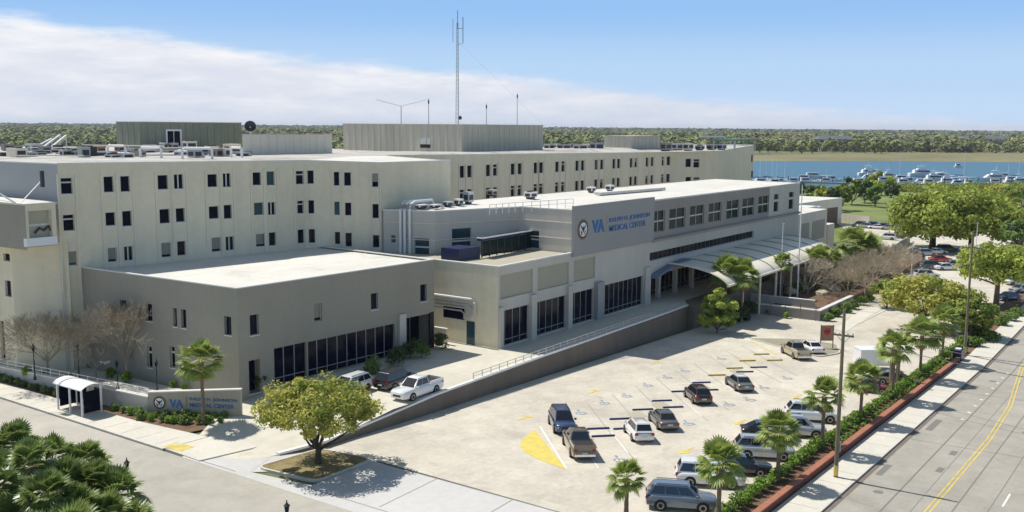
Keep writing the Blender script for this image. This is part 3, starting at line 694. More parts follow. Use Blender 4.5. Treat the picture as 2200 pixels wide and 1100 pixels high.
# the lower storeys are pale grey, the band above z 10.3 is taupe
facade(m_,(101.9,yF),P1,0,10.3,[h for h in sub if h[3]<10.3])
m_.mt('band_taupe'); xs=168.2-101.9
facade(m_,(101.9,yF),(168.2,yF),10.3,(16.0,15.9),[h for h in sub if h[2]>10.3 and h[1]<xs])
m_.mt('stucco_grey'); facade(m_,(168.2,yF-.003),P1,10.3,(15.9,15.8),[(h[0]-xs,h[1]-xs,h[2],h[3],h[4]) for h in sub if h[2]>10.3 and h[0]>xs])
m_.mt('cream'); m_.face([(XA,82.5,0),(XA,yF,0),(XA,yF,10.55),(XA,82.5,10.55)])
U=[(90.8,75.8),(102.4,71.5),(102.2,yF),(XE,yF),(XE,80.5),(101,81.4),(88.6,82.2)]; zU=[15.75,15.8,15.85,15.8,15.9,16.0,15.75]
m_.mt('stucco_grey'); hu1=wins_px(U[0],U[1],[(971,1013,490,545)],.2); facade(m_,U[0],U[1],10.3,(15.75,15.8),hu1)
hu2=wins_px(U[1],U[2],[(1128,1158,495,533)],.2); facade(m_,U[1],U[2],10.3,(15.8,15.85),hu2)
hu3=wins_px(U[6],U[0],[(890,922,512,550),(840,850,505,522)],.2); facade(m_,U[6],U[0],1,(15.75,15.75),hu3)
m_.face([(XE,yF,0),(XE,80.5,0),(XE,80.5,15.9),(XE,yF,15.8)]); m_.face([(XE,80.5,0),(101,81.4,0),(101,81.4,16),(XE,80.5,15.9)])
# thin string courses on the upper walls
for z in (12.2,14.2):
    m_.mt('cream_pale')
    for A,B in ((U[0],U[1]),(U[1],U[2]),(U[6],U[0])):
        L=math.dist(A,B); fr_box(m_,A,B,.05,L-.05,z,z+.09,0,.05)
m_.mt('stucco_grey'); m_.build('wall',va,off=off)
m_=MB().mt('roof_white'); roof_face(m_,U,zU,.0); m_.build('roof',va,off=off)
m_=MB().mt('coping'); coping_ring(m_,U,[z-.04 for z in zU],.3,.13,edges=[0,1,2,6]); coping_ring(m_,[(XA,82.5),(XA,yF),(102,yF)],[10.55]*3,.35,.12,edges=[0,1]); m_.build('parapet_cap',va,off=off)
m_=MB().mt('infill_tan'); roof_face(m_,[(XA+.3,yF+.3),(102.1,yF+.3),(102.3,71.4),(90.7,75.7),(88.5,82.2),(XA+.3,82.2)],10.5); m_.build('terrace_floor',va,off=off)
for h,k in zip(holes,spec):
    if k=='panel':
        p=MB().mt('infill_tan'); p.box(XA+h[0],yF+h[4]-.0,h[2],XA+h[1],yF+h[4]+.1,h[3]); p.build('infill_panel',va,off=off)
    elif k=='entry':
        window(va,off,P0,P1,h[0],h[1],1.3,h[3],h[4],'curtain','glass','entrance_glazing')
    elif k=='cross': window(va,off,P0,P1,*h,kind='cross',glass='glass_green')
    elif k=='strip': window(va,off,P0,P1,*h,kind='strip')
    else: window(va,off,P0,P1,*h,kind=k)
window(va,off,U[0],U[1],*hu1[0],kind='cross',glass='glass_teal'); window(va,off,U[1],U[2],*hu2[0],kind='cross',glass='glass_teal')
window(va,off,U[6],U[0],*hu3[0],kind='cross',glass='glass_teal'); window(va,off,U[6],U[0],*hu3[1],kind='plain',glass='glass_teal')
for a,b,pr in [(1137.5,1149,.35),(1216.5,1225.5,.35),(1275.5,1290,.6),(1380.5,1392,.35)]:
    x0=ony(a,670,yF)[0]; x1=ony(b,670,yF)[0]; c=MB().mt('panel_grey' if pr>.5 else 'stucco_grey'); c.box(x0,yF-pr,.8,x1,yF-.002,6.6 if pr<.5 else 6.2); c.build('column',va,off=off)
c=MB().mt('stucco_grey'); c.box(XA+.01,yF-.3,.8,XA+.75,yF-.002,6.0); c.build('column',va,off=off)
for x in (127.6,133.2,139): c=MB().mt('stucco_grey'); c.box(x,yF+.9,1,x+.6,yF+1.5,5.14); c.build('column',va,off=off)
m_=MB().mt('band_taupe'); m_.box(123.1,yF-.45,10.0,XE,yF-.004,10.35); m_.build('ledge',va,off=off)
m_=MB().mt('soffit')
for k in range(8):
    a=k/8; b=(k+1)/8; f=lambda t:(122.6+11*t, yF-.02-4.6*math.sin(math.pi*t*.5)*.35, 4.95+1.35*math.sin(math.pi*.5*t))
    A=f(a);B=f(b); m_.add([(A[0],yF-.01,A[2]),(A[0],yF-1.3,A[2]),(B[0],yF-1.3,B[2]),(B[0],yF-.01,B[2]),(A[0],yF-.01,A[2]+.35),(A[0],yF-1.3,A[2]+.35),(B[0],yF-1.3,B[2]+.35),(B[0],yF-.01,B[2]+.35)],[(0,1,2,3),(4,7,6,5),(1,5,6,2),(0,4,5,1),(3,2,6,7)])
m_.build('entrance_hood',va,off=off)
# yard door, opening, low wall on the left side of the block
m_=MB().mt('glass_teal'); ya=onx(1020,700,XA)[0]; yb=onx(1003,700,XA)[0]; m_.box(XA-.06,ya,1.3,XA-.004,yb,4.0); m_.build('door',va,off=off)
ya=onx(998,670,XA)[0]; yb=onx(953,665,XA)[0]; z1=onx(975,655,XA)[1]; z0=onx(975,684,XA)[1]
m_=MB().mt('glass'); m_.box(XA-.05,ya,z0,XA-.004,yb,z1); m_.build('louvre',va,off=off)
# terrace glass enclosure
A=G(1035,554,10.55); B=G(1143,534,10.55); e=(Vector(B)-Vector(A)).normalized(); nb_=Vector((-e.y,e.x)); C_=Vector(B)+nb_*.7; D_=Vector(A)+nb_*.7
enc=thing('terrace_enclosure','glass walled walkway with a dark blue roof edge on the roof terrace','canopy',(A[0],A[1],10.55)); off=enc.location
m_=MB().mt('navy'); m_.prism([(A[0]-.1,A[1]-.15),(B[0]+.1,B[1]-.15),tuple(C_),tuple(D_)],12.55,12.85); m_.build('roof',enc,off=off)
m_=MB().mt('white_metal'); m_.bar((A[0]-.1,A[1]-.2,12.9),(B[0]+.1,B[1]-.2,12.9),.14); m_.bar((A[0]-.1,A[1]-.2,12.9),(D_.x,D_.y,12.9),.14); m_.build('edge_trim',enc,off=off)
m_=MB().mt('navy'); a0_=Vector(A)-e*.2+nb_*.1; m_.prism([tuple(a0_-e*3.4+nb_*.6),tuple(a0_),tuple(a0_+nb_*3.2),tuple(a0_-e*3.4+nb_*3.2)],10.52,11.9); m_.build('shade_block',enc,off=off)  # navy block put in for the shaded area beside the glass
L=math.dist(A,B)
for k in range(8):
    p=Vector(A)+e*(L*k/7); f=MB().mt('frame_dark'); f.bar((p.x,p.y,10.55),(p.x,p.y,12.55),.12); f.build('post',enc,off=off)
for k in range(7):
    p=Vector(A)+e*(L*(k+.03)/7)+nb_*.0; q=Vector(A)+e*(L*(k+.97)/7); f=MB().mt('glass_green'); f.add([(p.x,p.y-.02,10.7),(q.x,q.y-.02,10.7),(q.x,q.y-.02,12.5),(p.x,p.y-.02,12.5),(p.x,p.y+.02,10.7),(q.x,q.y+.02,10.7),(q.x,q.y+.02,12.5),(p.x,p.y+.02,12.5)],[(0,1,2,3),(4,7,6,5),(0,4,5,1),(3,2,6,7)]); f.build('pane',enc,off=off)
# ---- sign panel and letters
ZS0,ZS1=10.15,16.4; X0=101.75; X1=123.0; ys=yF-.4
def emblem(parent,c,xd,nr,R,off):
    X=Vector(xd); Z=Vector((0,0,1)); N_=Vector(nr); C=Vector(c)-Vector(off)
    def disc(r0,r1,d,mt,nm,t=.03,n=36):
        b=MB().mt(mt); vs=[];fs=[]
        for k in range(n):
            a=2*math.pi*k/n; u=X*math.cos(a)+Z*math.sin(a)
            vs+= [C+u*r0+N_*(d+t),C+u*r1+N_*(d+t),C+u*r1+N_*d]
        for k in range(n): j=(k+1)%n; fs+=[(3*k,3*k+1,3*j+1,3*j),(3*k+1,3*k+2,3*j+2,3*j+1)]
        b.add(vs,fs); b.build(nm,parent)
    disc(0,R,.0,'navy','seal_disc'); disc(R*.90,R*.97,.035,'gold','seal_ring',.01); disc(0,R*.70,.035,'white_metal','seal_field',.012)
    def shp(pts,mt,nm,d=.06): 
        b=MB().mt(mt); n=len(pts); q=[C+X*(u*R)+Z*(v*R)+N_*d for u,v in pts]; q2=[p-N_*.02 for p in q]
        b.add(q+q2,[tuple(range(n))]+[(i,n+i,n+(i+1)%n,(i+1)%n) for i in range(n)]); b.build(nm,parent)
    shp([(0,-.35),(.14,-.1),(.50,.38),(.34,.42),(.12,.16),(.06,.30),(-.06,.30),(-.12,.16),(-.34,.42),(-.50,.38),(-.14,-.1)],'dark_metal','eagle')
    shp([(-.55,-.05),(-.2,-.2),(-.12,-.58),(-.38,-.48)],'red','flag',.055); shp([(.55,-.05),(.2,-.2),(.12,-.58),(.38,-.48)],'hc_blue','flag',.055)
sg=thing('wall_sign','large grey sign panel with round seal and blue lettering high on the entrance block','sign',(X0,ys,ZS0)); off=sg.location
m_=MB().mt('panel_grey'); m_.box(X0,ys,ZS0,X1,yF-.006,ZS1); m_.build('panel',sg,off=off)
ec=ony(1252.5,493,ys); emblem(sg,(ec[0],ys-.01,ec[1]),(1,0,0),(0,-1,0),1.28,off)
def tx(t,px0,pyb0,px1,h,name='letters',bold=.012,y=ys,mt='blue_text'):
    x0,z0=ony(px0,pyb0,y); x1,_=ony(px1,pyb0,y); return text_mesh(t,1,name,sg,(x0-off[0],y-.012-off[1],z0-off[2]),(1,0,0),(0,-1,0),mt,.06,width=x1-x0,height=h,bold=bold)
tx('VA',1271.5,501.8,1298.5,1.66,bold=.04)
tx('RALPH H. JOHNSON',1308.5,481.0,1395,.76,bold=.004); tx('MEDICAL CENTER',1308.5,497.5,1386,.76,bold=.004)
x_,z_=ony(1303,497,ys); m_=MB().mt('gold'); m_.box(x_-.03,ys-.03,z_-.3,x_+.03,ys-.005,z_+2.2); m_.build('divider',sg,off=off)
# ---- penthouses
def box_building(name,lab,px0,pxc,px1,pyt,pyb,matn,x=None,y=None,zr=None,zpy=None,roofm='penthouse'):
    if y is None: cx,cy=G(pxc,pyb,21.5)
    else: cy=y; cx=ony(pxc,pyb,y)[0]
    xe=ony(px1,pyb,cy)[0]; yb=onx(px0,pyb,cx)[0] if px0<pxc else cy+9
    zt_=hat(pxc,pyt,cx,cy); t=thing(name,lab,'rooftop building',(cx,cy,21.4))
    m=MB().mt(matn); m.prism([(cx,cy),(xe,cy),(xe,yb),(cx,yb)],21.2,zt_,top=False); 
    n=int((xe-cx)/1.5)
    for k in range(1,n): m.box(cx+(xe-cx)*k/n-.04,cy-.05,21.3,cx+(xe-cx)*k/n+.04,cy-.002,zt_-.1)
    n=int((yb-cy)/1.5)
    for k in range(1,n): m.box(cx-.05,cy+(yb-cy)*k/n-.04,21.3,cx-.002,cy+(yb-cy)*k/n+.04,zt_-.1)
    m.build('wall',t,off=t.location); m=MB().mt(roofm); m.prism([(cx-.08,cy-.08),(xe+.08,cy-.08),(xe+.08,yb+.08),(cx-.08,yb+.08)],zt_-.003,zt_+.12); m.build('roof',t,off=t.location)
    return t,cx,cy,xe,yb,zt_
ph,bx,by,bxe,bye,bz=box_building('penthouse','largest beige rooftop penthouse, carrying the tall lattice mast',738,992,1166,268.5,330,'penthouse')
l=MB().mt('dark_int'); yy=onx(914,320,bx)[0]; l.box(bx-.06,yy-1.1,22.3,bx-.002,yy+1.1,22.9); l.mt('frame'); l.box(bx-.05,yy-1.1,22.9,bx-.002,yy+1.1,23.9); l.build('louvre',ph,off=ph.location)
gp,gx,gy,gxe,gye,gz=box_building('penthouse','green clad rooftop penthouse with one white framed window, left of the mast',252,302,520,262.5,321,'green_clad')
x0=ony(359,298,gy)[0]; x1=ony(387,298,gy)[0]; zz0=ony(373,314,gy)[1]; zz1=ony(373,281,gy)[1]
window(gp,gp.location,(gx,gy),(gxe,gy),x0-gx,x1-gx,zz0,zz1,-.06,'double')
f=MB().mt('white_metal')
for a,b,c,d in [(x0-.25,x0,zz0-.25,zz1+.25),(x1,x1+.25,zz0-.25,zz1+.25),(x0,x1,zz0-.25,zz0),(x0,x1,zz1,zz1+.25)]: f.box(a,gy-.14,c,b,gy-.004,d)
f.build('window_surround',gp,off=gp.location)
box_building('penthouse','low pale beige rooftop enclosure between the green penthouse and the large one',714-192,714-191,714,289.5,333,'cream_pale',y=112)
box_building('penthouse','small beige rooftop penthouse on the far part of the wing',1298,1356,1417,293,325,'penthouse',y=99)
# ================================================================ PLANTING
def rv(n): v=rng.normal(size=(n,3)); return v/np.linalg.norm(v,axis=1,keepdims=True)
def leafquads(P,size,flat=.0,asp=.6,nrm=None,jit=.55):
    n=len(P); a=rv(n)
    if nrm is not None:
        m=nrm+rng.normal(size=(n,3))*jit; m/=np.linalg.norm(m,axis=1,keepdims=True); a=np.cross(m,rv(n)); a/=np.linalg.norm(a,axis=1,keepdims=True); b=np.cross(m,a); s=(size*(.5+.9*rng.random(n)))[:,None]; a=a*s; b=b*s*asp; return np.stack([P-a,P-a*.1-b,P+a,P-a*.1+b],1)
    
    if flat: a[:,2]*=(1-flat); a/=np.linalg.norm(a,axis=1,keepdims=True)
    b=np.cross(a,rv(n)); b/=np.linalg.norm(b,axis=1,keepdims=True)
    s=(size*(.6+.8*rng.random(n)))[:,None]; a=a*s; b=b*s*asp
    return np.stack([P-a,P-a*.1-b,P+a,P-a*.1+b],1)
def crown_pts(C,R,n,shell=.35):
    """clump centres C (k,3) with radius R (k): leaf points"""
    k=len(C); i=rng.integers(0,k,n); r=(shell+(1-shell)*rng.random(n))**.6; v=rv(n); crown_pts.nrm=v+np.array([0,0,.35]); crown_pts.idx=i
    return C[i]+v*(R[i]*r)[:,None]*np.array([1,1,.75])
def blobs(k,rx,ry,rz,z,low=-.35,inner=.55):
    v=rv(k); v=v[v[:,2]>low]; 
    while len(v)<k:
        w_=rv(k); v=np.vstack([v,w_[w_[:,2]>low]])
    v=v[:k]; r=inner+(1-inner)*rng.random(k)
    return v*r[:,None]*np.array([rx,ry,rz])+np.array([0,0,z])
def limb(mb,a,b,ra,rb,bend=.12,n=4,sides=6):
    a=np.array(a,float); b=np.array(b,float); L=np.linalg.norm(b-a); off_=rng.normal(size=3)*L*bend
    pts=[a+(b-a)*t+off_*math.sin(math.pi*t) for t in np.linspace(0,1,n)]; mb.tube(pts,[ra+(rb-ra)*t for t in np.linspace(0,1,n)],sides,cap=False)
def tree(name,label,cat,loc,h,rx,ry,leaf,leafsize=.28,nclump=60,nleaf=7000,trunk_h=.3,tr=.22,crown=.62,trunk='trunk',group=None,low=-.35,clr=.72,lean=(0,0),flat=.2,alt=None):
    t=thing(name,label,cat,loc,0,group); tm=MB().mt(trunk); zc=h*(1-crown/2); rz=h*crown/2
    C=blobs(nclump,rx*.82,ry*.82,rz*.85,zc,low); C[:,0]+=lean[0]; C[:,1]+=lean[1]
    R=(rx+ry)/2*.30*(.45+1.0*rng.random(nclump))*clr; R=np.minimum(R,rz*.55)
    th=h*trunk_h; tm.tube([(0,0,-.15),(0,0,th*.5),(.05,0,th)],[tr*1.25,tr,tr*.9],8,cap=False)
    for j in rng.choice(nclump,min(nclump,14),replace=False):
        limb(tm,(0,0,th*(.75+.25*rng.random())),C[j]*[1,1,.95],tr*.55,tr*.12,.1)
    tm.build('trunk',t,smooth=True)
    P=crown_pts(C,R,nleaf); dk=rng.random(nclump)<.28; alt=alt or {'leaf_bright':'leaf_oak','leaf_olive':'leaf_oak','leaf_oak':'leaf_mid','leaf_mid':'leaf_dark'}.get(leaf,leaf)
    quads_mesh('crown',leafquads(P,leafsize,flat,nrm=crown_pts.nrm),[leaf,alt],mi=dk[crown_pts.idx].astype(np.int32),parent=t); return t
def bare(label,loc,h,spread,group=None,matn='twig',n0=7,depth=5,cat='bare tree',tr=.12):
    t=thing('bare_tree',label,cat,loc,rng.random()*6,group); segs=[]
    def rec(p,d,L,r,k):
        q=p+d*L; segs.append((p,q,r,r*.62)); 
        if k==0: return
        for _ in range(3 if k>1 else 3):
            nd=d+rng.normal(size=3)*.42+np.array([0,0,.10]); nd/=np.linalg.norm(nd); rec(q,nd,L*(.66+.2*rng.random()),r*.58,k-1)
    tk=MB().mt('trunk_dark' if 0 else matn); th=h*.22; tk.tube([(0,0,-.1),(0,0,th)],[tr*1.2,tr*.9],6,cap=False); tk.build('trunk',t)
    for i in range(n0):
        a=2*math.pi*i/n0+rng.random()*.5; d=np.array([math.cos(a)*spread,math.sin(a)*spread,1.0]); d/=np.linalg.norm(d); rec(np.array([0,0,th]),d,h*.27,tr*.5,depth)
    Q=[]
    S=np.array([[s[0],s[1]] for s in segs]); r0=np.maximum(np.array([s[2] for s in segs]),.013); r1=np.maximum(np.array([s[3] for s in segs]),.010)
    d=S[:,1]-S[:,0]; d/=np.linalg.norm(d,axis=1,keepdims=True); u=np.cross(d,[0.31,.2,.93]); u/=np.linalg.norm(u,axis=1,keepdims=True); v=np.cross(d,u)
    ring=[(u*math.cos(a)+v*math.sin(a)) for a in (0,2.094,4.189)]
    for i in range(3):
        A,B=ring[i],ring[(i+1)%3]; Q.append(np.stack([S[:,0]+A*r0[:,None],S[:,0]+B*r0[:,None],S[:,1]+B*r1[:,None],S[:,1]+A*r1[:,None]],1))
    quads_mesh('branches',np.concatenate(Q),[matn],parent=t); return t
def fan(base,d,up,L,n=15,droop=.35,open_=2.5):
    """palmetto fan leaf: petiole then a folded fan of narrow blades"""
    d=d/np.linalg.norm(d); side=np.cross(d,up); side/=np.linalg.norm(side)+1e-9; nrm=np.cross(side,d); hub=base+d*L*.45; Q=[]
    Q.append([base-side*.018,base+side*.018,hub+side*.012,hub-side*.012])
    for k in range(n):
        a=(k/(n-1)-.5)*open_; r=d*math.cos(a)+side*math.sin(a); LL=L*.62*(1-.25*abs(a)/1.2); w_=np.cross(r,nrm)*LL*.095
        m1=hub+r*LL*.55+nrm*.03*(k%2); tip=hub+r*LL-np.array([0,0,1])*droop*LL*(.4+.5*rng.random())
        Q.append([hub,m1-w_,m1+w_,hub]); Q.append([m1-w_,tip,tip,m1+w_])
    return Q
def palm(label,loc,h,r,group,leaf='leaf_palm',cat='palm tree',nf=40,trad=.16,dead=5,lean=.1):
    t=thing('palm_tree',label,cat,loc,rng.random()*6,group); tk=MB().mt('palm_trunk'); lx=lean*(rng.random()-.5); zt_=h-r*.35
    n=9; pts=[(lx*(i/n)**2,0,-.1+(zt_+.1)*i/n) for i in range(n+1)]; rs=[trad*(1.15-.25*math.sin(math.pi*min(1,i/n)))*(1.0 if i<n-2 else 1.25)*(1.06 if i%2 else .96) for i in range(n+1)]
    tk.tube(pts,rs,9); tk.build('trunk',t,smooth=True); Q=[]; Qd=[]; top=np.array([lx,0,zt_])
    for i in range(nf):
        f=(i+.5)/nf; el_=math.radians(84-118*f+rng.normal()*7); a=i*2.39996; d=np.array([math.cos(a)*math.cos(el_),math.sin(a)*math.cos(el_),math.sin(el_)])
        up=np.array([-math.cos(a)*math.sin(el_),-math.sin(a)*math.cos(el_)*0-math.sin(a)*math.sin(el_),math.cos(el_)])
        Q+=fan(top+d*.12,d,up+rng.normal(size=3)*.25,r*(.80+.35*rng.random()),droop=.10+.42*f)
    for i in range(dead):
        a=rng.random()*6.28; d=np.array([math.cos(a)*.45,math.sin(a)*.45,-1]); Qd+=fan(top-[0,0,.15],d,np.array([math.cos(a),math.sin(a),.4]),r*.7,n=7,droop=.1,open_=1.2)
    quads_mesh('crown',np.array(Q),[leaf],parent=t)
    if Qd: quads_mesh('dead_fronds',np.array(Qd),['frond_dead'],parent=t)
    return t
def shrub(label,loc,r,h,leaf,group,n=520,size=.075,cat='shrub',name='shrub'):
    t=thing(name,label,cat,loc,rng.random()*6,group)
    C=blobs(14,r*.65,r*.65,h*.45,h*.5,-.8,.3); P=crown_pts(C,np.full(14,r*.42),n,.4); P[:,2]=np.maximum(P[:,2],.02)
    quads_mesh('foliage',leafquads(P,size,.1,nrm=crown_pts.nrm),[leaf],parent=t); s=MB().mt('trunk_dark')
    for k in range(3): a=k*2.1; s.tube([(0,0,-.05),(math.cos(a)*r*.3,math.sin(a)*r*.3,h*.55)],[.025,.012],4,cap=False)
    s.build('stem',t); return t
def put(t,loc,rz,label,scale=None,group=None): return dup(t,loc,rz,label,group,scale)
# --- palms
ps=[('A',(437,872),(432,768),1.75,'palm tree on the terrace behind the street sign wall')]
gq='palm trees in the planting bed along the brick wall'
x,y=G(438,912,.1); palm('palm tree in front of the sign wall at the annex corner',(x,y,.1),hat(432,775,x,y)+.55,2.15,None,lean=.6)
nm=['nearest palm tree, small and alone in the parking lot corner','palm tree between the grey SUV and the white minivan','palm tree in front of the silver SUV, third of the bed row','palm tree beside the near side of the tall utility pole','palm tree in front of the maroon car','palm tree by the white trailer and wooden posts','palm tree right of the white trailer, tallest looking of the far row','palm tree just left of the second utility pole']
PT=[((1345,1110),(1345,1027),1.35),((1545,1100),(1548,1000),1.75),((1672,1022),(1672,930),1.75),((1768,945),(1766,852),1.75),((1850,892),(1850,815),1.8),((1918,850),(1925,748),2.0),((1978,805),(1984,718),2.2),((2026,765),(2030,690),2.2)]
for (b,c,r),l in zip(PT,nm):
    x,y=GG(*b)
    if b[0]>1400: y=24.15; x=ony(b[0],b[1]-25,y)[0]
    zt_=hat(*c,x,y); palm(l,(x,y,zg(x)+(.1 if b[0]<1400 else .28)),zt_-zg(x)+.3,r,gq if b[0]>1400 else None)
gq='palms by the entrance canopy and garden'
for i,(b,c,r,l) in enumerate([((1557,690),(1550,580),2.9,'left palm of the pair in front of the entrance canopy'),((1592,692),(1594,586),2.8,'right palm of the pair in front of the entrance canopy'),((1678,655),(1678,562),1.8,'small dark palm below the middle of the white canopy'),((1752,630),(1752,556),3.4,'leafy palm at the right end of the canopy, left of two'),((1778,625),(1785,558),3.2,'leafy palm at the right end of the canopy, right of two'),((1835,600),(1838,516),3.8,'tall palm left in the garden beyond the canopy'),((1862,600),(1862,528),3.4,'tall palm right in the garden beyond the canopy')]):
    x,y=GG(*b); palm(l,(x,y,zg(x)),hat(*c,x,y)-zg(x)+.4,r,gq,nf=40,leaf='leaf_palm')
fg=[(30,975,7.2),(112,985,7.0),(180,1000,6.8),(8,1035,7.2),(70,1035,7.4),(135,1040,7.1),(205,1050,6.6),(248,1078,6.0),(40,1090,7.5),(105,1095,7.3),(165,1098,7.0),(222,1108,6.5),(272,1112,5.8),(-25,990,7.2),(-15,1090,7.5),(150,1140,7),(80,1145,7.2)]
for i,(px,py,z) in enumerate(fg):
    x,y=G(px,py,z); palm('palmetto in the foreground cluster at the bottom left corner',(x,y,0),z+.4+.45*rng.normal(),1.35+.45*rng.random(),'palmettos of the foreground cluster',leaf='leaf_palm_dark',nf=50,dead=2)
# --- broadleaf trees
x,y=GG(684,1000); tree('shade_tree','round yellow green tree on the kerbed grass island by the street','tree',(x,y,.15),hat(680,812,x,y)-.15,5.6,5.6,'leaf_olive',.13,150,23000,.20,.24,.70,'trunk_dark',low=-.5,clr=.47,alt='leaf_oak')
x,y=GG(1540,716); tree('leafy_tree','small bright green tree at the end of the retaining wall','tree',(x,y,zg(x)),6.2,3.1,3.1,'leaf_bright',.18,44,8500,.08,.12,.98,low=-1,alt='leaf_mid')
def T(l,b,top,wpx,leaf,name='tree',ls=.4,nc=70,nl=9000,th=.28,tr=.4,cr=.7,**k):
    x,y=GG(*b); d=math.hypot(x,y); r=wpx/2/F*d; return tree(name,l,'tree',(x,y,zg(x)),hat(b[0],top,x,y)-zg(x),r,r,leaf,ls,nc,nl,th,tr,cr,**k)
T('huge spreading oak left of the far car park, left of two','X' and (2003,535),402,205,'leaf_bright',ls=.42,nc=130,nl=19000,tr=.7,cr=.92,low=-.8,name='oak_tree',trunk='trunk_dark')
T('huge spreading oak by the far car park, right of two',(2085,540),402,210,'leaf_bright',ls=.42,nc=130,nl=19000,tr=.6,cr=.92,low=-.8,name='oak_tree',trunk='trunk_dark')
T('lime green tree with forked trunk beside the second utility pole',(2140,655),520,175,'leaf_bright',ls=.28,nc=80,nl=11000,tr=.4,cr=.7,th=.4,low=-.6,name='oak_tree')
T('wide yellow green tree between the garden and the car park entrance',(1985,705),588,200,'leaf_olive',ls=.22,nc=90,nl=15000,tr=.25,cr=.85,low=-.8,name='oak_tree')
T('olive tree leaning over the pavement left of the second utility pole',(2085,725),618,110,'leaf_oak',ls=.22,nc=60,nl=8500,tr=.2,cr=.9,low=-.8,name='oak_tree')
T('green tree at the right end of the dry garden',(1905,662),600,75,'leaf_oak',ls=.22,nc=36,nl=4500,tr=.15,cr=.8)
for i,(b,top,w_,lf) in enumerate([((2185,560),470,90,'leaf_mid'),((2195,470),398,120,'leaf_oak'),((2150,455),395,90,'leaf_olive')]):
    T('%s tree at the right edge beyond the oaks'%['dark green','large olive','yellowish'][i],b,top,w_,lf,ls=.45,nc=50,nl=5000)
# near river bank trees
bank=[(1655,402,393,50),(1690,412,396,46),(1722,420,392,44),(1750,432,395,50),(1768,442,398,46),(1786,455,402,40),(1805,452,385,56),(1830,440,380,60),(1858,436,386,50),(1893,420,364,58),(1880,445,392,44),(1915,425,394,40),(1742,414,398,40),(1845,415,384,40),(1870,408,380,36)]
for i,(px,py,top,w_) in enumerate(sorted(bank)):
    lf=['leaf_mid','leaf_olive','leaf_dark','leaf_oak'][i%4]
    if px==1893: lf='leaf_bright'
    T('bushy tree on the near river bank, %s from the left'%ORD(i+1),(px,py),top,w_,lf,ls=.55,nc=24,nl=1600,tr=.2,cr=.9,th=.12,group='trees on the near river bank',low=-.8)
# low brush along the shore, right of the oaks
C=[];
for px in range(1900,2260,6):
    x,y=G(px,404+rng.random()*10,-2); C.append((x,y,-1))
C=np.array(C); P=crown_pts(C,np.full(len(C),3.4),9000,.2); P[:,2]=np.maximum(P[:,2],-1.9); o=quads_mesh('shore_brush',leafquads(P,.5),['leaf_oak']); tag(o,'low green brush along the near river shore',None,None,'stuff'); o['category']='brush'
# --- bare trees
bare('wide bare crape myrtle left on the terrace by the stair tower',(*G(103,806,1.0),1.0),6.0,1.0,None,'twig',13,5)
bare('tall bare tree with dark trunk right on the terrace',(*G(272,812,1.0),1.0),7.0,.5,None,'twig',12,5)
bare('thin bare tree between the lamp posts on the terrace',(*G(205,812,1.0),1.0),3.6,.8,None,'twig_grey',6,4)
0 and bare('slim bare tree',(*G(800,812,1.2),1.2),5.2,.3,None,'twig_grey',4,4)
B0=None; bt=[(1640,640),(1665,632),(1690,640),(1712,628),(1735,645),(1760,622),(1782,640),(1805,625),(1822,648),(1840,615),(1858,640),(1790,600),(1815,596),(1880,622),(1900,605),(1865,590),(1915,588),(1745,600),(1935,600),(1890,585),(1700,600),(1725,610),(1650,615)]
BB=[bare('tmp',(0,0,0),6.3,.8,None,'twig',7,5),bare('tmp',(0,0,0),6.0,.9,None,'twig_grey',7,5)]
for i,(px,py) in enumerate(sorted(bt)):
    x,y=GG(px,py); l='bare brown tree in the dry garden beyond the canopy, %s from the left'%ORD(i+1); s=.85+.35*rng.random()
    if i<2: o=BB[i]; o.location=(x,y,zg(x)); o.scale=(s,s,s); o['label']=l; o['group']='bare trees in the dry garden'
    else: dup(BB[i%2],(x,y,zg(x)),rng.random()*6,l,'bare trees in the dry garden',s)
# --- hedge along the brick wall
HS=[shrub('tmp',(0,0,0),.62,.95,lf,'hedge shrubs along the brick wall',620,.085,name='hedge_shrub') for lf in ('leaf_hedge','leaf_mid','leaf_hedge')]
hx=[55.6+1.12*k for k in range(66)]
for i,x in enumerate(hx):
    y=24.35+rng.normal()*.06; l='leafy green hedge shrub above the brick wall, %s from the near end'%ORD(i+1); s=.85+.4*rng.random()
    if i<3: o=HS[i]; o.location=(x,y,zg(x)+.3); o['label']=l
    else: o=dup(HS[i%3],(x,y,zg(x)+.3),rng.random()*6,l,None,s)
LS=[shrub('tmp',(0,0,0),.32,.38,'leaf_hedge','low plants in the bed below the hedge',160,.07,name='bed_plant',cat='plant')]
k=0
for i in range(34):
    x=79+1.45*i; y=23.35+rng.normal()*.1; l='small low plant between hedge and brick wall, %s from the near end'%ORD(i+1)
    if i==0: o=LS[0]; o.location=(x,y,zg(x)+.45); o['label']=l
    else: dup(LS[0],(x,y,zg(x)+.45),rng.random()*6,l,None,.8+.5*rng.random())
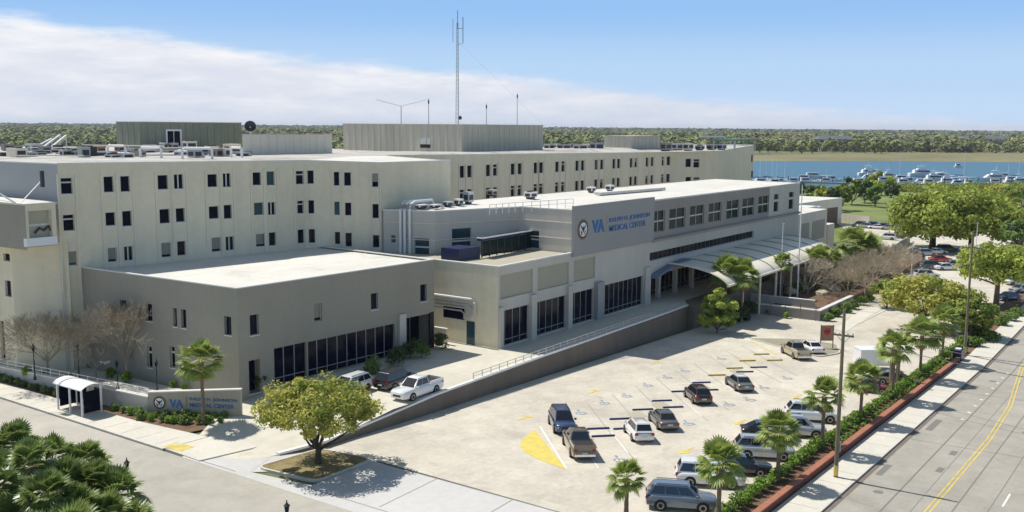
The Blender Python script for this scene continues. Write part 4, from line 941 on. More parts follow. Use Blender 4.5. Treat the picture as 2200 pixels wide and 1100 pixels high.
# shrubs at the street wall
SS=[shrub('tmp',(0,0,0),.52,.85,lf,'clipped shrubs below the street wall',480,.075) for lf in ('leaf_mid','leaf_dark','leaf_hedge')]
k=0
for i in range(13):
    y=99-i*1.12; x=48.75+(99-y)*.03; l='dark shrub below the street wall left of the bus shelter, %s from the left'%ORD(i+1); s=.8+.35*rng.random()
    if i<2: o=SS[i]; o.location=(x,y,.1); o['label']=l
    else: dup(SS[i%2],(x,y,.1),rng.random()*6,l,None,s)
k=0
for row,(pa,pb,n) in enumerate([((49.6,79.2),(49.9,74.6),5),((49.3,75.0),(50.8,70.8),5),((50.6,74.4),(53.6,68.9),8),((50.2,72.2),(52.6,68.2),6)]):
    for i in range(n):
        t_=i/(n-1); x=pa[0]+(pb[0]-pa[0])*t_; y=pa[1]+(pb[1]-pa[1])*t_; k+=1; l='shrub in the bed around the street sign wall, %s counted from the shelter'%ORD(k); s=.8+.4*rng.random()
        if k==1: o=SS[2]; o.location=(x,y,.1); o['label']=l; o['group']='shrubs around the street sign wall'
        else: dup(SS[(k%2)*2],(x,y,.1),rng.random()*6,l,'shrubs around the street sign wall',s)
w=MB().mt('mulch'); w.face([(48.3,66.9+2,.11),(53.6,67.4,.11),(50.3,75.2,.11),(48.9,100,.11),(48.2,100,.11)]) ; struct('planting_bed',w)
# terrace behind the wall
w=MB().mt('sidewalk'); w.prism([(50.65,75.2),(54.5,68.0),(56.2,71.5),(55.0,96.0),(54.5,112),(48.95,112)],.2,.95); struct('terrace',w)
TS=[shrub('tmp',(0,0,0),.8,1.0,'leaf_hedge','shrubs on the annex terrace',500,.1)]
for i,(px,py) in enumerate([(60,808),(90,812),(150,815),(240,812),(270,822),(370,832),(395,838),(470,838),(355,815),(420,828)]):
    x,y=G(px,py,.95); l='rounded green shrub on the annex terrace, %s from the left'%ORD(i+1)
    if i==0: o=TS[0]; o.location=(x,y,.95); o['label']=l
    else: dup(TS[0],(x,y,.95),rng.random()*6,l,None,.6+.6*rng.random())
sh=[(855,790,1.5,'leaf_dark'),(905,770,1.3,'leaf_mid'),(948,752,1.2,'leaf_dark'),(882,772,1.6,'leaf_dark'),(800,805,1.2,'leaf_mid'),(560,838,1.0,'leaf_dark')]
for i,(px,py,r,lf) in enumerate(sh):
    x,y=G(px,py,1.2); shrub('shaded shrub beside the annex entrance wall, %s from the left'%ORD(sorted(s[0] for s in sh).index(px)+1),(x,y,1.2),r,r*1.6,lf,'shrubs at the annex entrance',900,.12)
sh=[(1548,690,1.7),(1564,694,1.6),(1582,690,1.9),(1598,686,1.7),(1606,676,1.6),(1512,698,1.3),(1626,668,.8),(1650,675,.7),(1690,684,.7),(1795,680,1.1),(1815,672,1.2),(1835,664,1.2),(1850,655,1.1),(1868,648,1.0),(1780,690,.9)]
for i,(px,py,r) in enumerate(sorted(sh)):
    x,y=GG(px,py); shrub('dark shrub at the foot of the garden by the entrance, %s from the left'%ORD(i+1),(x,y,zg(x)),r,r*1.35,'leaf_dark' if px<1610 else 'leaf_mid','shrubs at the garden edge',3200 if r>1.5 else 900,.19 if r>1.5 else .14)
sh=[(2080,715),(2100,722),(2115,728),(2072,742),(2095,745),(2062,760),(2130,735),(2150,700),(2170,690),(2185,680)]
for i,(px,py) in enumerate(sorted(sh)):
    x,y=GG(px,py); shrub('low shrub in the bed near the second utility pole, %s from the left'%ORD(i+1),(x,y,zg(x)),1.5,1.5,'leaf_mid','shrubs near the second utility pole',700,.16)
w=MB().mt('mulch')
for x0,x1 in [(54.6,57),(57,126)]: w.prism(rect(x0,22.96,x1,24.95),[zg(x0),zg(x1),zg(x1),zg(x0)],[zg(x0)+.32,zg(x1)+.32,zg(x1)+.32,zg(x0)+.32])
struct('hedge_bed',w)
w=MB().mt('mulch'); sheet(w,[(128,20.2),(240,20.2),(240,26),(128,25)],.06); struct('roadside_bed',w)
bw=thing('brick_wall','long low red brick wall holding the hedge bed above the pavement','wall',(54.6,22.6,0)); off=bw.location
w=MB().mt('brick'); 
for x0,x1 in [(54.6,57),(57,126)]: w.prism(rect(x0,22.56,x1,22.92),[zg(x0)-.1,zg(x1)-.1,zg(x1)-.1,zg(x0)-.1],[zg(x0)+.62,zg(x1)+.62,zg(x1)+.62,zg(x0)+.62],top=False)
w.build('wall',bw,off=off); w=MB().mt('brick_cap')
for x0,x1 in [(54.6,57),(57,126)]: w.prism(rect(x0-.0,22.50,x1,22.98),[zg(x0)+.61,zg(x1)+.61,zg(x1)+.61,zg(x0)+.61],[zg(x0)+.70,zg(x1)+.70,zg(x1)+.70,zg(x0)+.70])
w.build('cap',bw,off=off)
# --- street wall, sign wall, railing, shelter
pw=thing('street_wall','long pale rendered planter wall beside the left street pavement','wall',(50.5,75.5,0)); off=pw.location
a,b=(48.65,111),(50.5,75.5); e=Vector((b[0]-a[0],b[1]-a[1])).normalized(); L=math.dist(a,b)
w=MB().mt('stucco_grey'); w.add([(48.65,111,0),(50.5,75.5,0),(50.8,75.5,0),(48.95,111,0),(48.65,111,1.0),(50.5,75.5,1.75),(50.8,75.5,1.75),(48.95,111,1.0)],[(0,1,5,4),(1,2,6,5),(2,3,7,6),(3,0,4,7),(4,5,6,7)]); w.build('wall_face',pw,off=off)
w=MB().mt('coping'); w.add([(48.55,111,1.0),(50.4,75.45,1.75),(50.9,75.45,1.75),(49.05,111,1.0),(48.55,111,1.12),(50.4,75.45,1.87),(50.9,75.45,1.87),(49.05,111,1.12)],[(0,1,5,4),(1,2,6,5),(2,3,7,6),(3,0,4,7),(4,5,6,7)]); w.build('coping',pw,off=off)
tr_=thing('terrace_rail','white metal rail on posts along the top of the street wall','railing',(50.65,75.6,1.9)); off=tr_.location
for dz in (.35,.7): w=MB().mt('white_metal'); w.bar((48.8,110.9,1.1+dz),(50.65,75.6,1.85+dz),.05); w.build('rail_bar',tr_,off=off)
for i in range(25): t_=i/24; w=MB().mt('white_metal'); x,y,z=48.8+1.85*t_,110.9-35.3*t_,1.1+.75*t_; w.bar((x,y,z),(x,y,z+.72),.05); w.build('post',tr_,off=off)
s0,s1=(50.5,75.45),(54.5,67.75); zt0,zt1=hat(318,844,*s0),hat(518,838,*s1)
sw=thing('sign_wall','beige street sign wall with seal and blue lettering above green shrubs','sign',(s0[0],s0[1],0)); off=sw.location
e=Vector((s1[0]-s0[0],s1[1]-s0[1])).normalized(); nn=Vector((e.y,-e.x)); Ls=math.dist(s0,s1)
w=MB().mt('sign_tan'); q=[Vector(s0),Vector(s1),Vector(s1)-nn*.35,Vector(s0)-nn*.35]; w.prism([(v.x,v.y) for v in q],0,[zt0,zt1,zt1,zt0]); w.build('wall_face',sw,off=off)
w=MB().mt('coping'); q=[Vector(s0)+nn*.06-e*.05,Vector(s1)+nn*.06+e*.05,Vector(s1)-nn*.4+e*.05,Vector(s0)-nn*.4-e*.05]; w.prism([(v.x,v.y) for v in q],[zt0,zt1,zt1,zt0],[zt0+.1,zt1+.1,zt1+.1,zt0+.1]); w.build('coping',sw,off=off)
def on(px,py): s_,z_=hit(s0,s1,px,py); p=Vector(s0)+e*s_; return (p.x,p.y,z_),s_
c_,_=on(343,865); emblem(sw,(c_[0]+nn.x*.005,c_[1]+nn.y*.005,c_[2]),(e.x,e.y,0),(nn.x,nn.y,0),.62,off)
def tx2(t,px0,px1,py,h,bold=.01):
    (A,sa),(B,sb)=on(px0,py),on(px1,py); return text_mesh(t,1,'letters',sw,(A[0]-off[0]+nn.x*.01,A[1]-off[1]+nn.y*.01,A[2]-off[2]),(e.x,e.y,0),(nn.x,nn.y,0),'blue_text',.04,width=sb-sa,height=h,bold=bold)
tx2('VA',364.5,394,874.5,.72,.035); tx2('RALPH H. JOHNSON',408,510,861.5,.36); tx2('MEDICAL CENTER',408,503,873.5,.36)
(A,sa)=on(401,872); w=MB().mt('gold'); w.bar((A[0]+nn.x*.03,A[1]+nn.y*.03,A[2]-.1),(A[0]+nn.x*.03,A[1]+nn.y*.03,A[2]+.9),.03); w.build('divider',sw,off=off)
# bus shelter
bs=thing('bus_shelter','white bus shelter with curved roof and a bench beside the left street','bus shelter',(47.4,81.7,.13)); 
w=MB().mt('white_metal'); n=10
for i in range(n):
    a0=math.pi*(.14+.72*i/n); a1=math.pi*(.14+.72*(i+1)/n); f=lambda a:(-math.cos(a)*1.25+.25, 2.05+math.sin(a)*.75)
    (xa,za),(xb,zb)=f(a0),f(a1); w.add([(xa,-2.3,za),(xb,-2.3,zb),(xb,2.3,zb),(xa,2.3,za),(xa,-2.3,za+.06),(xb,-2.3,zb+.06),(xb,2.3,zb+.06),(xa,2.3,za+.06)],[(0,1,2,3),(4,7,6,5),(0,4,5,1),(3,2,6,7)])
w.build('roof',bs)
for yy in (-2.0,-.1,1.9):
    w=MB().mt('white_metal'); w.box(-.75,yy-.07,0,-.61,yy+.07,2.5); w.build('post',bs)
for yy in (-2.0,1.9):
    w=MB().mt('white_metal'); w.box(1.1,yy-.07,0,1.24,yy+.07,2.5); w.build('post',bs)
    w=MB().mt('glass'); w.box(-.5,yy-.02,.25,1.05,yy+.02,2.2); w.build('side_panel',bs)
w=MB().mt('glass'); w.box(1.15,.3,.25,1.19,1.8,2.2); w.build('back_panel',bs); w=MB().mt('infill_tan'); w.box(1.13,-1.0,.9,1.2,-.2,2.1); w.build('poster_panel',bs); w=MB().mt('glass'); w.box(1.15,-1.9,.25,1.19,-1.05,2.2); w.build('back_panel',bs)
w=MB().mt('grey_metal'); w.box(.55,-1.4,.42,.95,.9,.48); w.box(.9,-1.4,.55,.94,.9,.85)
for yy in (-1.2,.7): w.box(.7,yy-.03,0,.76,yy+.03,.43)
w.build('bench',bs)
# lamp posts
def lamp_post(label,loc,h,group=None):
    t=thing('lamp_post',label,'lamp post',loc,0,group); w=MB().mt('dark_metal'); w.lathe([(.16,0),(.16,.25),(.10,.35),(.07,.6),(.05,h-.6),(.09,h-.58),(.05,h-.5)]); w.build('pole',t,smooth=True)
    w=MB().mt('glass_green'); w.lathe([(.10,h-.5),(.15,h-.12)]); w.build('lantern',t); w=MB().mt('dark_metal'); w.lathe([(.19,h-.12),(.10,h-.02),(.03,h+.08),(.045,h+.14),(.0,h+.24)]); w.build('finial',t,smooth=True); return t
for (b,tp),l in zip([((75,812),738),((170,812),738),((253,832),772),((338,842),770)],['leftmost of four black lamp posts on the street wall','black lamp post on the street wall above the bus shelter','black lamp post on the terrace before the tall bare tree','rightmost of four black lamp posts, near the sign wall']):
    x,y=G(*b,1.2); lamp_post(l,(x,y,1.0),hat(b[0],tp,x,y)-1.2,'black lamp posts along the street wall')
for (px,py),l in zip([(272,990),(616,1082)],['black lamp post top beside the foreground palmettos','black lamp post top at the bottom edge of the view']):
    x,y=G(px,py,5.2); lamp_post(l,(x,y,0),5.2,'near street lamp posts')
# utility poles
def upole(label,b,tp,arm,zb,aw=1.2):
    x,y=GG(*b); h=hat(*tp,x,y)-zb; t=thing('utility_pole',label,'utility pole',(x,y,zb)); w=MB().mt('pole_wood'); w.tube([(0,0,-.1),(0,0,h*.5),(0,0,h)],[.17,.145,.115],10); w.build('pole',t,smooth=True)
    w=MB().mt('yellow'); w.tube([(0,0,.1),(0,0,.9)],[.19,.185],10); w.build('guard',t)
    za=hat(*arm,x,y)-zb; w=MB().mt('pole_wood'); w.bar((.15,-aw,za),(.15,aw,za),.11,.13); w.build('crossarm',t)
    for sy in (-1,1):
        w=MB().mt('galv'); w.bar((.15,.0,za-.6),(.15,sy*aw*.65,za-.05),.04); w.build('brace',t)
    for yy in (-aw*.9,-aw*.4,aw*.45,aw*.9): w=MB().mt('hull_white'); w.lathe([(.04,za+.07),(.07,za+.12),(.05,za+.2),(0,za+.24)],.15,yy,8); w.build('insulator',t)
    w=MB().mt('grey_metal'); w.box(.12,-.18,1.9,.3,.12,2.7); w.build('meter_box',t); return x,y,h+zb,za+zb
u1=upole('tall wooden utility pole with crossarm standing on the near pavement',(1795,1028),(1823,665),(1818,722),zg(71.7)+.13,.75)
u2=upole('second tall wooden utility pole with crossarm, farther along the street',(2072,765),(2097,497),(2098,533),zg(121)+.13)
def cable(label,a,b,sag,r=.03,name='overhead_cable',grp=None):
    w=MB().mt('dark_metal'); pts=[(a[0]+(b[0]-a[0])*t,a[1]+(b[1]-a[1])*t,a[2]+(b[2]-a[2])*t-sag*4*t*(1-t)) for t in np.linspace(0,1,13)]
    t_=thing(name,label,'cable',a,0,grp); w.tube(pts,r,5); w.build('wire',t_,off=t_.location)
A=(*G(1905,745,4.6),4.6); B=(*G(2330,832,4.6),4.6); cable('lower of two overhead cables crossing from the wooden posts over the street',A,B,.25,.035)
A=(*G(1908,722,5.2),5.2); B=(*G(2330,810,5.2),5.2); cable('upper of two overhead cables crossing from the wooden posts over the street',A,B,.25,.035)
for i,(px,py,t_) in enumerate([(1913,828,745),(1927,830,722)]):
    x,y=GG(px,py); w=MB().mt('pole_wood'); h=hat(px,t_,x,y)-zg(x); o=thing('wooden_post',['left','right'][i]+' of two thick wooden posts in the hedge bed behind a palm','post',(x,y,zg(x))); w.tube([(0,0,0),(0,0,h)],[.22,.2],8); w.build('post',o,smooth=True); w=MB().mt('galv'); w.lathe([(.21,h-.3),(.21,h-.2)]); w.build('band',o)
# flag poles and slim lamp poles at the garden
def slim(label,b,top,r=.07,cat='pole',head=None):
    x,y=GG(*b); z=zg(x); h=hat(b[0],top,x,y)-z; t=thing('flag_pole' if head=='ball' else 'light_pole',label,cat,(x,y,z)); w=MB().mt('hull_white'); w.tube([(0,0,0),(0,0,h)],[r,r*.6],8); w.build('pole',t,smooth=True); w=MB().mt('grey_metal')
    if head=='ball': w.lathe([(0,h-.02),(.11,h+.06),(.11,h+.14),(0,h+.22)],n=10); w.build('ball_finial',t)
    else: w.box(-.5,-.14,h,.5,.14,h+.12); w.build('lamp_head',t)
slim('tall white flagpole before the right end of the canopy',(1712,655),400,.13,'flagpole','ball')
slim('slim light pole with dark box head in front of the canopy',(1675,655),482,.09,'light pole')
slim('pale light pole among the trees right of the far car park',(1957,600),520,.1,'light pole')
slim('short light pole beside the lime green tree',(2136,655),585,.1,'light pole'); slim('thin light pole rising in front of the right oak',(2092,600),480,.09,'light pole')
# red sign board on posts
x,y=GG(1775,750); t=thing('notice_board','brown and red sign board on two posts in the painted island','sign',(x,y,zg(x)+.1),math.radians(-50))
w=MB().mt('rust'); w.box(-.85,-.05,1.0,.85,.05,3.0); w.build('board',t)
for sx in (-.85,.79): w=MB().mt('pole_wood'); w.box(sx,-.06,0,sx+.1,.06,3.05); w.build('post',t)
w=MB().mt('red'); w.add([(-.5*math.cos(a),-.06,2.2+.5*math.sin(a)) for a in np.linspace(0,2*math.pi,9)[:-1]],[tuple(range(8))]); w.build('red_disc',t); w=MB().mt('dark_metal'); w.box(-.35,-.075,2.1,.35,-.062,2.3); w.build('dark_bar',t)
# entrance canopy: ribbed white barrel
cx0,cx1=128.5,177.0; cp=thing('entrance_canopy','long white ribbed barrel canopy along the main entrance','canopy',(cx0,58,1.3)); off=cp.location
def prof(t): return (63.0-9.4*math.sin(math.radians(78)*t), 3.45+2.85*math.cos(math.radians(78)*t))
w=MB().mt('canopy'); n=14
for i in range(n):
    (ya,za),(yb,zb)=prof(i/n),prof((i+1)/n); xa0=cx0+8.2*max(0,1-i/4.5)*(1 if 0 else 0); w.add([(cx0,ya,za),(cx1,ya,za),(cx1,yb,zb),(cx0,yb,zb),(cx0,ya,za+.1),(cx1,ya,za+.1),(cx1,yb,zb+.1),(cx0,yb,zb+.1)],[(0,3,2,1),(4,5,6,7),(0,4,7,3),(1,2,6,5)])
(ya,za)=prof(1); w.add([(cx0,ya,za),(cx1,ya,za),(cx1,ya,za+.1),(cx0,ya,za+.1)],[(0,1,2,3)]); w.build('vault',cp,off=off,smooth=30)
for k in range(9):
    x=cx0+.1+(cx1-cx0-.4)*k/8; w=MB().mt('canopy_rib' if k else 'canopy')
    for i in range(n):
        (ya,za),(yb,zb)=prof(i/n),prof((i+1)/n); w.add([(x,ya,za+.098),(x+.28,ya,za+.098),(x+.28,yb,zb+.098),(x,yb,zb+.098),(x,ya,za+.2),(x+.28,ya,za+.2),(x+.28,yb,zb+.2),(x,yb,zb+.2)],[(4,5,6,7),(0,4,7,3),(1,2,6,5)])
    w.build('rib',cp,off=off)
w=MB().mt('canopy'); w.box(cx0,53.6,3.8,cx1,53.85,4.1); w.build('gutter_beam',cp,off=off)
for k in range(7):
    x=cx0+6+(cx1-cx0-8)*k/6; w=MB().mt('cream'); w.tube([(x,53.9,-2.0),(x,53.9,3.85)],.19,10); w.build('column',cp,off=off)
# garden walls and mulch
gb=[(1660,636,1.2),(1700,622,1.3),(1740,634,1.5),(1790,612,1.7),(1768,600,1.6),(1820,628,1.4),(1845,622,1.5),(1880,606,1.6),(1715,640,1.1),(1808,596,1.6)]
for i,(px,py,r) in enumerate(sorted(gb)):
    x,y=GG(px,py); shrub('green bush among the bare trees of the dry garden, %s from the left'%ORD(i+1),(x,y,-1.0),r,r*1.5,'leaf_hedge' if i%2 else 'leaf_mid','bushes among the bare trees',800,.14)
gw=thing('garden_wall','low grey brown wall around the dry garden right of the entrance','wall',(142,50,-2)); off=gw.location
w=MB().mt('stone'); w.mt('band_taupe'); w.box(141.6,44.7,-2.05,142.0,57.5,-.55); w.box(142.0,44.7,-2.05,158,45.1,-.55); w.build('wall_face',gw,off=off); w=MB().mt('coping'); w.box(141.5,44.6,-.55,142.15,57.5,-.42); w.box(142.15,44.6,-.55,158,45.25,-.42); w.build('coping',gw,off=off)
w=MB().mt('soffit'); w.mt('hc_blue'); 
gw2=thing('inner_garden_wall','second pale low wall behind the front garden wall','wall',(146,50,-2)); off=gw2.location; w=MB().mt('stucco_grey'); w.box(146,47,-1.2,146.4,57.5,.1); w.build('wall_face',gw2,off=off); w=MB().mt('coping'); w.box(145.9,47,.1,146.5,57.5,.2); w.build('coping',gw2,off=off)
w=MB().mt('mulch'); w.prism([(142,45.1),(158,45.1),(215,47),(235,52),(215,57),(186,57),(186,53),(160,53),(142,53.2)],-2.05,-.9); struct('garden_bed',w)
fp=thing('garden_fence','thin metal fence posts standing along the front garden wall','fence',(141.2,50,-2)); off=fp.location
for k in range(6): w=MB().mt('pole_wood'); w.bar((141.2,45.2+k*2.3,-2),(141.2,45.2+k*2.3,.4),.09); w.build('post',fp,off=off)
for i,(px,py,s) in enumerate([(1728,618,1.5),(1752,616,1.6),(1778,622,1.3),(1700,628,1.0),(1715,622,1.1),(1765,632,.9)]):
    x,y=G(px,py,-.9); t=thing('boulder','pale weathered boulder in the dry garden, %s from the left'%ORD(sorted([1728,1752,1778,1700,1715,1765]).index(px)+1),'boulder',(x,y,-.9),0,'boulders in the dry garden')
    b=bmesh.new(); bmesh.ops.create_icosphere(b,subdivisions=2,radius=1)
    for v in b.verts: v.co*=1+.22*math.sin(v.co.x*4+i)+.15*math.cos(v.co.y*5+i*2); v.co=Vector((v.co.x*s*1.3,v.co.y*s*1.2,max(v.co.z*s*.9,-.2)))
    me=bpy.data.meshes.new('rock'); b.to_mesh(me); b.free(); me.materials.append(M['stone']); o=bpy.data.objects.new('rock',me); COL.objects.link(o); o.parent=t
w=MB().mt('sidewalk'); sheet(w,[GG(*p) for p in [(1795,706),(1850,668),(1912,640),(1930,645),(1868,680),(1815,715)]],.03); struct('garden_footpath',w)
kt=[GG(1845,695),GG(1925,655)]; w=MB().mt('kerb'); strip(w,kt[0],kt[1],.3,.05); struct('entry_kerb',w)
# drive deck under the canopy
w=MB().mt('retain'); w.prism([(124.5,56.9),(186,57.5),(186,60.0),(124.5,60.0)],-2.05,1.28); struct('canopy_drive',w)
# lower buildings right of the entrance block
def simple_block(name,lab,poly,z0,z1,matn,extras=()):
    t=thing(name,lab,'building',(poly[0][0],poly[0][1],z0)); w=MB().mt(matn); w.prism(poly,z0,z1,top=False); w.build('wall',t,off=t.location); w=MB().mt('roof_white'); w.prism([(p[0],p[1]) for p in poly],z1-.003,z1+.15); w.build('roof',t,off=t.location)
    return t
xe=ony(1776,480,63.3)[0]; zt_=ony(1745,457,63.3)[1]
t=simple_block('side_block','low cream block with two recessed panels at the right end of the entrance block',[(184.1,63.3),(xe,63.3),(xe,79),(184.1,79)],-2,zt_,'cream_pale')
for a,b in [(1722,1738),(1745,1771)]:
    x0=ony(a,490,63.3)[0]; x1=ony(b,485,63.3)[0]; w=MB().mt('infill_tan'); w.box(x0,63.22,zt_-5.6,x1,63.296,zt_-1.8); w.build('recess_panel',t,off=t.location)
x0,x1=ony(1778,510,64)[0],ony(1792,505,64)[0]; simple_block('small_block','tiny tan block beside the low cream block',[(x0,64),(x1,64),(x1,70),(x0,70)],-2,ony(1785,483,64)[1],'cream')
g0=G(1807,480,-2); xx=g0[0]; zt2=hat(1807,426,*g0)
yy=g0[1]; t=simple_block('far_block','cream block with brown end behind the low cream block',[(xx-50,yy+3),(xx-14,yy+1.5),(xx,yy),(xx,yy+22),(xx-50,yy+22)],-2,zt2,'cream_pale')
w=MB().mt('trunk'); a_=Vector((xx-14,yy+1.5)); b_=Vector((xx,yy)); e_=(b_-a_).normalized(); n_=Vector((e_.y,-e_.x)); q=[a_+n_*.06,b_-e_*3+n_*.06,b_-e_*3+n_*.01,a_+n_*.01]; w.prism([(v.x,v.y) for v in q],-2,zt2-2.4); w.build('brown_panel',t,off=t.location)  # thin brown panel over part of the front face
for i,(px,py,sx,sz) in enumerate([(1728,415,7,2.4),(1750,418,6,1.8),(1742,408,5,1.5)]):
    x,y=G(px,py+14,9.5); t=thing('rooftop_unit',['large','small','middle'][i]+' white equipment box on the far low roof right of the canopy','roof equipment',(x,y,zt2)); w=MB().mt('white_metal'); w.box(-sx/2,-2,0,sx/2,2,sz); w.mt('dark_metal'); w.box(-sx*.4,-2.03,sz*.3,sx*.4,-2.0,sz*.7); w.build('casing',t)
w=MB().mt('stucco_grey'); wl=thing('car_park_wall','long low pale wall by the far car park beyond the garden','wall',(*GG(1890,545),-2)); 
A=GG(1893,560); B=GG(1955,522); w.prism([A,B,(B[0],B[1]+.4),(A[0],A[1]+.4)],-2,-.2); w.build('wall_face',wl,off=wl.location)
wl=thing('white_fence_wall','long white wall behind the far low block by the lawn','wall',(*GG(1806,475),-2)); A=GG(1806,478); B=GG(1870,484); w=MB().mt('cream_pale'); w.prism([A,B,(B[0],B[1]+.5),(A[0],A[1]+.5)],-2,.6); w.build('wall_face',wl,off=wl.location)
# ================================================================ ROOFTOP
RZ=21.55
def rt(px,py,z=RZ): return G(px,py,z)
def hvac(label,loc,sx,sy,sz,kind=0,rz=0,grp='rooftop units on the hospital wing',col=None):
    t=thing('rooftop_unit',label,'roof equipment',loc,rz,grp); w=MB().mt(col or ('white_metal' if kind!=1 else 'galv')); w.box(-sx/2,-sy/2,.25,sx/2,sy/2,sz); w.box(-sx/2-.05,-sy/2-.05,sz,sx/2+.05,sy/2+.05,sz+.06); w.build('casing',t)
    w=MB().mt('dark_metal'); w.box(-sx/2+.2,-sy/2+.2,0,sx/2-.2,sy/2-.2,.25)
    w.build('base',t); w=MB().mt('dark_metal'); w.box(-sx*.38,-sy/2-.03,sz*.35,sx*.38,-sy/2-.002,sz*.8); w.box(-sx/2-.03,-sy*.35,sz*.35,-sx/2-.002,sy*.35,sz*.8); w.build('grille',t)
    if kind==2:
        for k in (-.25,.25): w=MB().mt('dark_metal'); w.lathe([(min(sx,sy)*.28,sz+.06),(min(sx,sy)*.28,sz+.22),(min(sx,sy)*.2,sz+.22)],sx*k); w.build('fan',t)
    if kind==3: w=MB().mt('galv'); w.tube([(sx*.3,0,sz*.6),(sx*.9,0,sz*.6),(sx*1.05,0,sz*.3),(sx*1.05,0,0)],.22,8); w.build('duct',t)
    return t
rr_=np.random.default_rng(3); R1_=sorted([(int(8+i*13.2+rr_.integers(-4,5)),int(344-rr_.random()**1.3*24+(0 if 1 else 0))) for i in range(42)])
for i,(px,py) in enumerate(sorted(R1_)):
    x,y=rt(px,min(py,342 if px<500 else 338)); k=i%4; hvac('equipment box on the left part of the wing roof, %s from the left'%ORD(i+1),(x,y,RZ),.7+rr_.random()*1.5,.7+rr_.random()*1.0,.45+rr_.random()*1.1,k,rr_.choice([0,.0,1.57]),col=['cream_pale','galv','rust','grey_metal','band_taupe','dark_metal','infill_tan'][int(rr_.integers(0,7))])
R2_=[(1180,321),(1195,318),(1212,321),(1230,320),(1247,322),(1263,321),(1282,322),(1430,323),(1455,321),(1478,322),(1503,321),(1528,320),(1550,320)]
for i,(px,py) in enumerate(sorted(R2_)):
    x,y=rt(px,py+3,21.2); hvac('small roof unit on the right part of the wing roof, %s from the left'%ORD(i+1),(x,y,21.3),1.4+rng.random()*2,1.4,.8+rng.random()*1.0,i%4,0,col=['galv','cream_pale','grey_metal','band_taupe'][i%4])
def goalpost(label,pa,pb,top,r=.16):
    A=rt(*pa); B=rt(*pb); h=hat(pa[0],top,*A); t=thing('duct_frame',label,'duct',(A[0],A[1],RZ),0,'white duct frames on the wing roof'); w=MB().mt('white_metal'); w.tube([(*A,RZ),(*A,h-.2),(A[0]+(B[0]-A[0])*.06,A[1]+(B[1]-A[1])*.06,h),(B[0]-(B[0]-A[0])*.06,B[1]-(B[1]-A[1])*.06,h),(*B,h-.2),(*B,RZ)],r,8); w.build('pipe',t,off=t.location,smooth=True)
goalpost('leftmost white duct frame on the wing roof',(232,340),(270,341),313); goalpost('long white duct frame below the green penthouse, left of its window',(302,342),(347,343),317); goalpost('white duct frame below the green penthouse, right of its window',(392,345),(456,346),318); goalpost('short white duct frame at the right corner of the green penthouse',(497,341),(520,342),317)
for i,(a,b) in enumerate([((90,318),(130,290)),((105,320),(143,291)),((75,316),(112,298))]):
    A=(*rt(*a),RZ); bx_=rt(b[0],a[1]-4); hB=hat(*b,*bx_); t=thing('roof_brace','white inclined steel brace on the roof, %s of three from the back'%ORD(i+1),'brace',A,0,'inclined braces on the wing roof'); w=MB().mt('white_metal'); w.bar(A,(bx_[0],bx_[1],hB),.25); w.build('beam',t,off=t.location); w=MB().mt('galv'); w.bar((bx_[0],bx_[1],RZ),(bx_[0],bx_[1],hB-.05),.15); w.build('leg',t,off=t.location)
for i,(a,b,zz_) in enumerate([((20,336),(110,334),.7),((60,330),(200,331),.9),((120,338),(240,337),.5),((180,327),(330,329),1.1),((260,334),(380,333),.7),((350,330),(470,331),.9),((400,337),(540,335),.6),((30,343),(180,343),.5),((300,342),(430,341),.5)]):
    A=(*rt(*a),RZ+zz_); B=(*rt(*b),RZ+zz_); t=thing('roof_pipe','thin pale pipe run across the left wing roof, %s of nine'%ORD(i+1),'pipe',(A[0],A[1],RZ),0,'pipe runs on the wing roof'); w=MB().mt('cream_pale' if i%2 else 'galv'); w.tube([(A[0],A[1],RZ),A,B,(B[0],B[1],RZ)],.09,6); w.build('pipe',t,off=t.location)
# dark dish behind the green penthouse
x,y=rt(539,327,RZ); h=hat(539,272,x,y); t=thing('satellite_dish','round dark dish on the roof at the right end of the green penthouse','satellite dish',(x,y,RZ)); w=MB().mt('galv'); w.tube([(0,0,0),(0,0,h-RZ)],.12,8); w.build('mast',t)
w=MB().mt('dark_metal'); w.lathe([(0,-.12),(.4,-.04),(.75,.12),(.92,.26),(.88,.28),(.7,.18),(.4,.04),(0,-.02)],n=20); o=w.build('reflector',t,smooth=True); o.location=(0,0,h-RZ); o.rotation_euler=(math.radians(70),0,math.radians(-35))
# antennas
mx_,my_=bx+3.2,by+2.5; 
mz=bz+.1
def at_top(px,py,x,y): return hat(px,py,x,y)
d_=math.hypot(bx,by)
yb=ony(983,270,by+3); mxx=yb[0]; myy=by+3
zt1=hat(976,22,mxx,myy); t=thing('radio_mast','very tall lattice radio mast with whip antennas on the largest penthouse','antenna mast',(mxx,myy,mz)); off=t.location
w=MB().mt('galv'); Hm=zt1-mz-2; rr=.30
for k in range(3):
    a=k*2.094; w=MB().mt('galv'); w.tube([(rr*math.cos(a),rr*math.sin(a),0),(rr*.45*math.cos(a),rr*.45*math.sin(a),Hm)],.055,5); w.build('leg',t)
w=MB().mt('galv'); nseg=24
for s_ in range(nseg):
    z0,z1=Hm*s_/nseg,Hm*(s_+1)/nseg; f0,f1=rr*(1-.55*s_/nseg),rr*(1-.55*(s_+1)/nseg)
    for k in range(3):
        a=k*2.094; b=(k+1)*2.094; w.bar((f0*math.cos(a),f0*math.sin(a),z0),(f1*math.cos(b),f1*math.sin(b),z1),.035)
w.build('lattice',t)
w=MB().mt('dark_metal'); w.tube([(0,0,Hm-1),(0,0,Hm+2)],.05,6); w.build('whip_antenna',t); w=MB().mt('dark_metal'); w.tube([(0,0,Hm-3.6),(.55,-.7,Hm-3.4),(.55,-.7,Hm+.9)],.06,6); w.build('side_antenna',t); w=MB().mt('dark_metal'); w.tube([(0,0,Hm-1.0),(.55,-.7,Hm-.9)],.04,5); w.build('bracket',t)
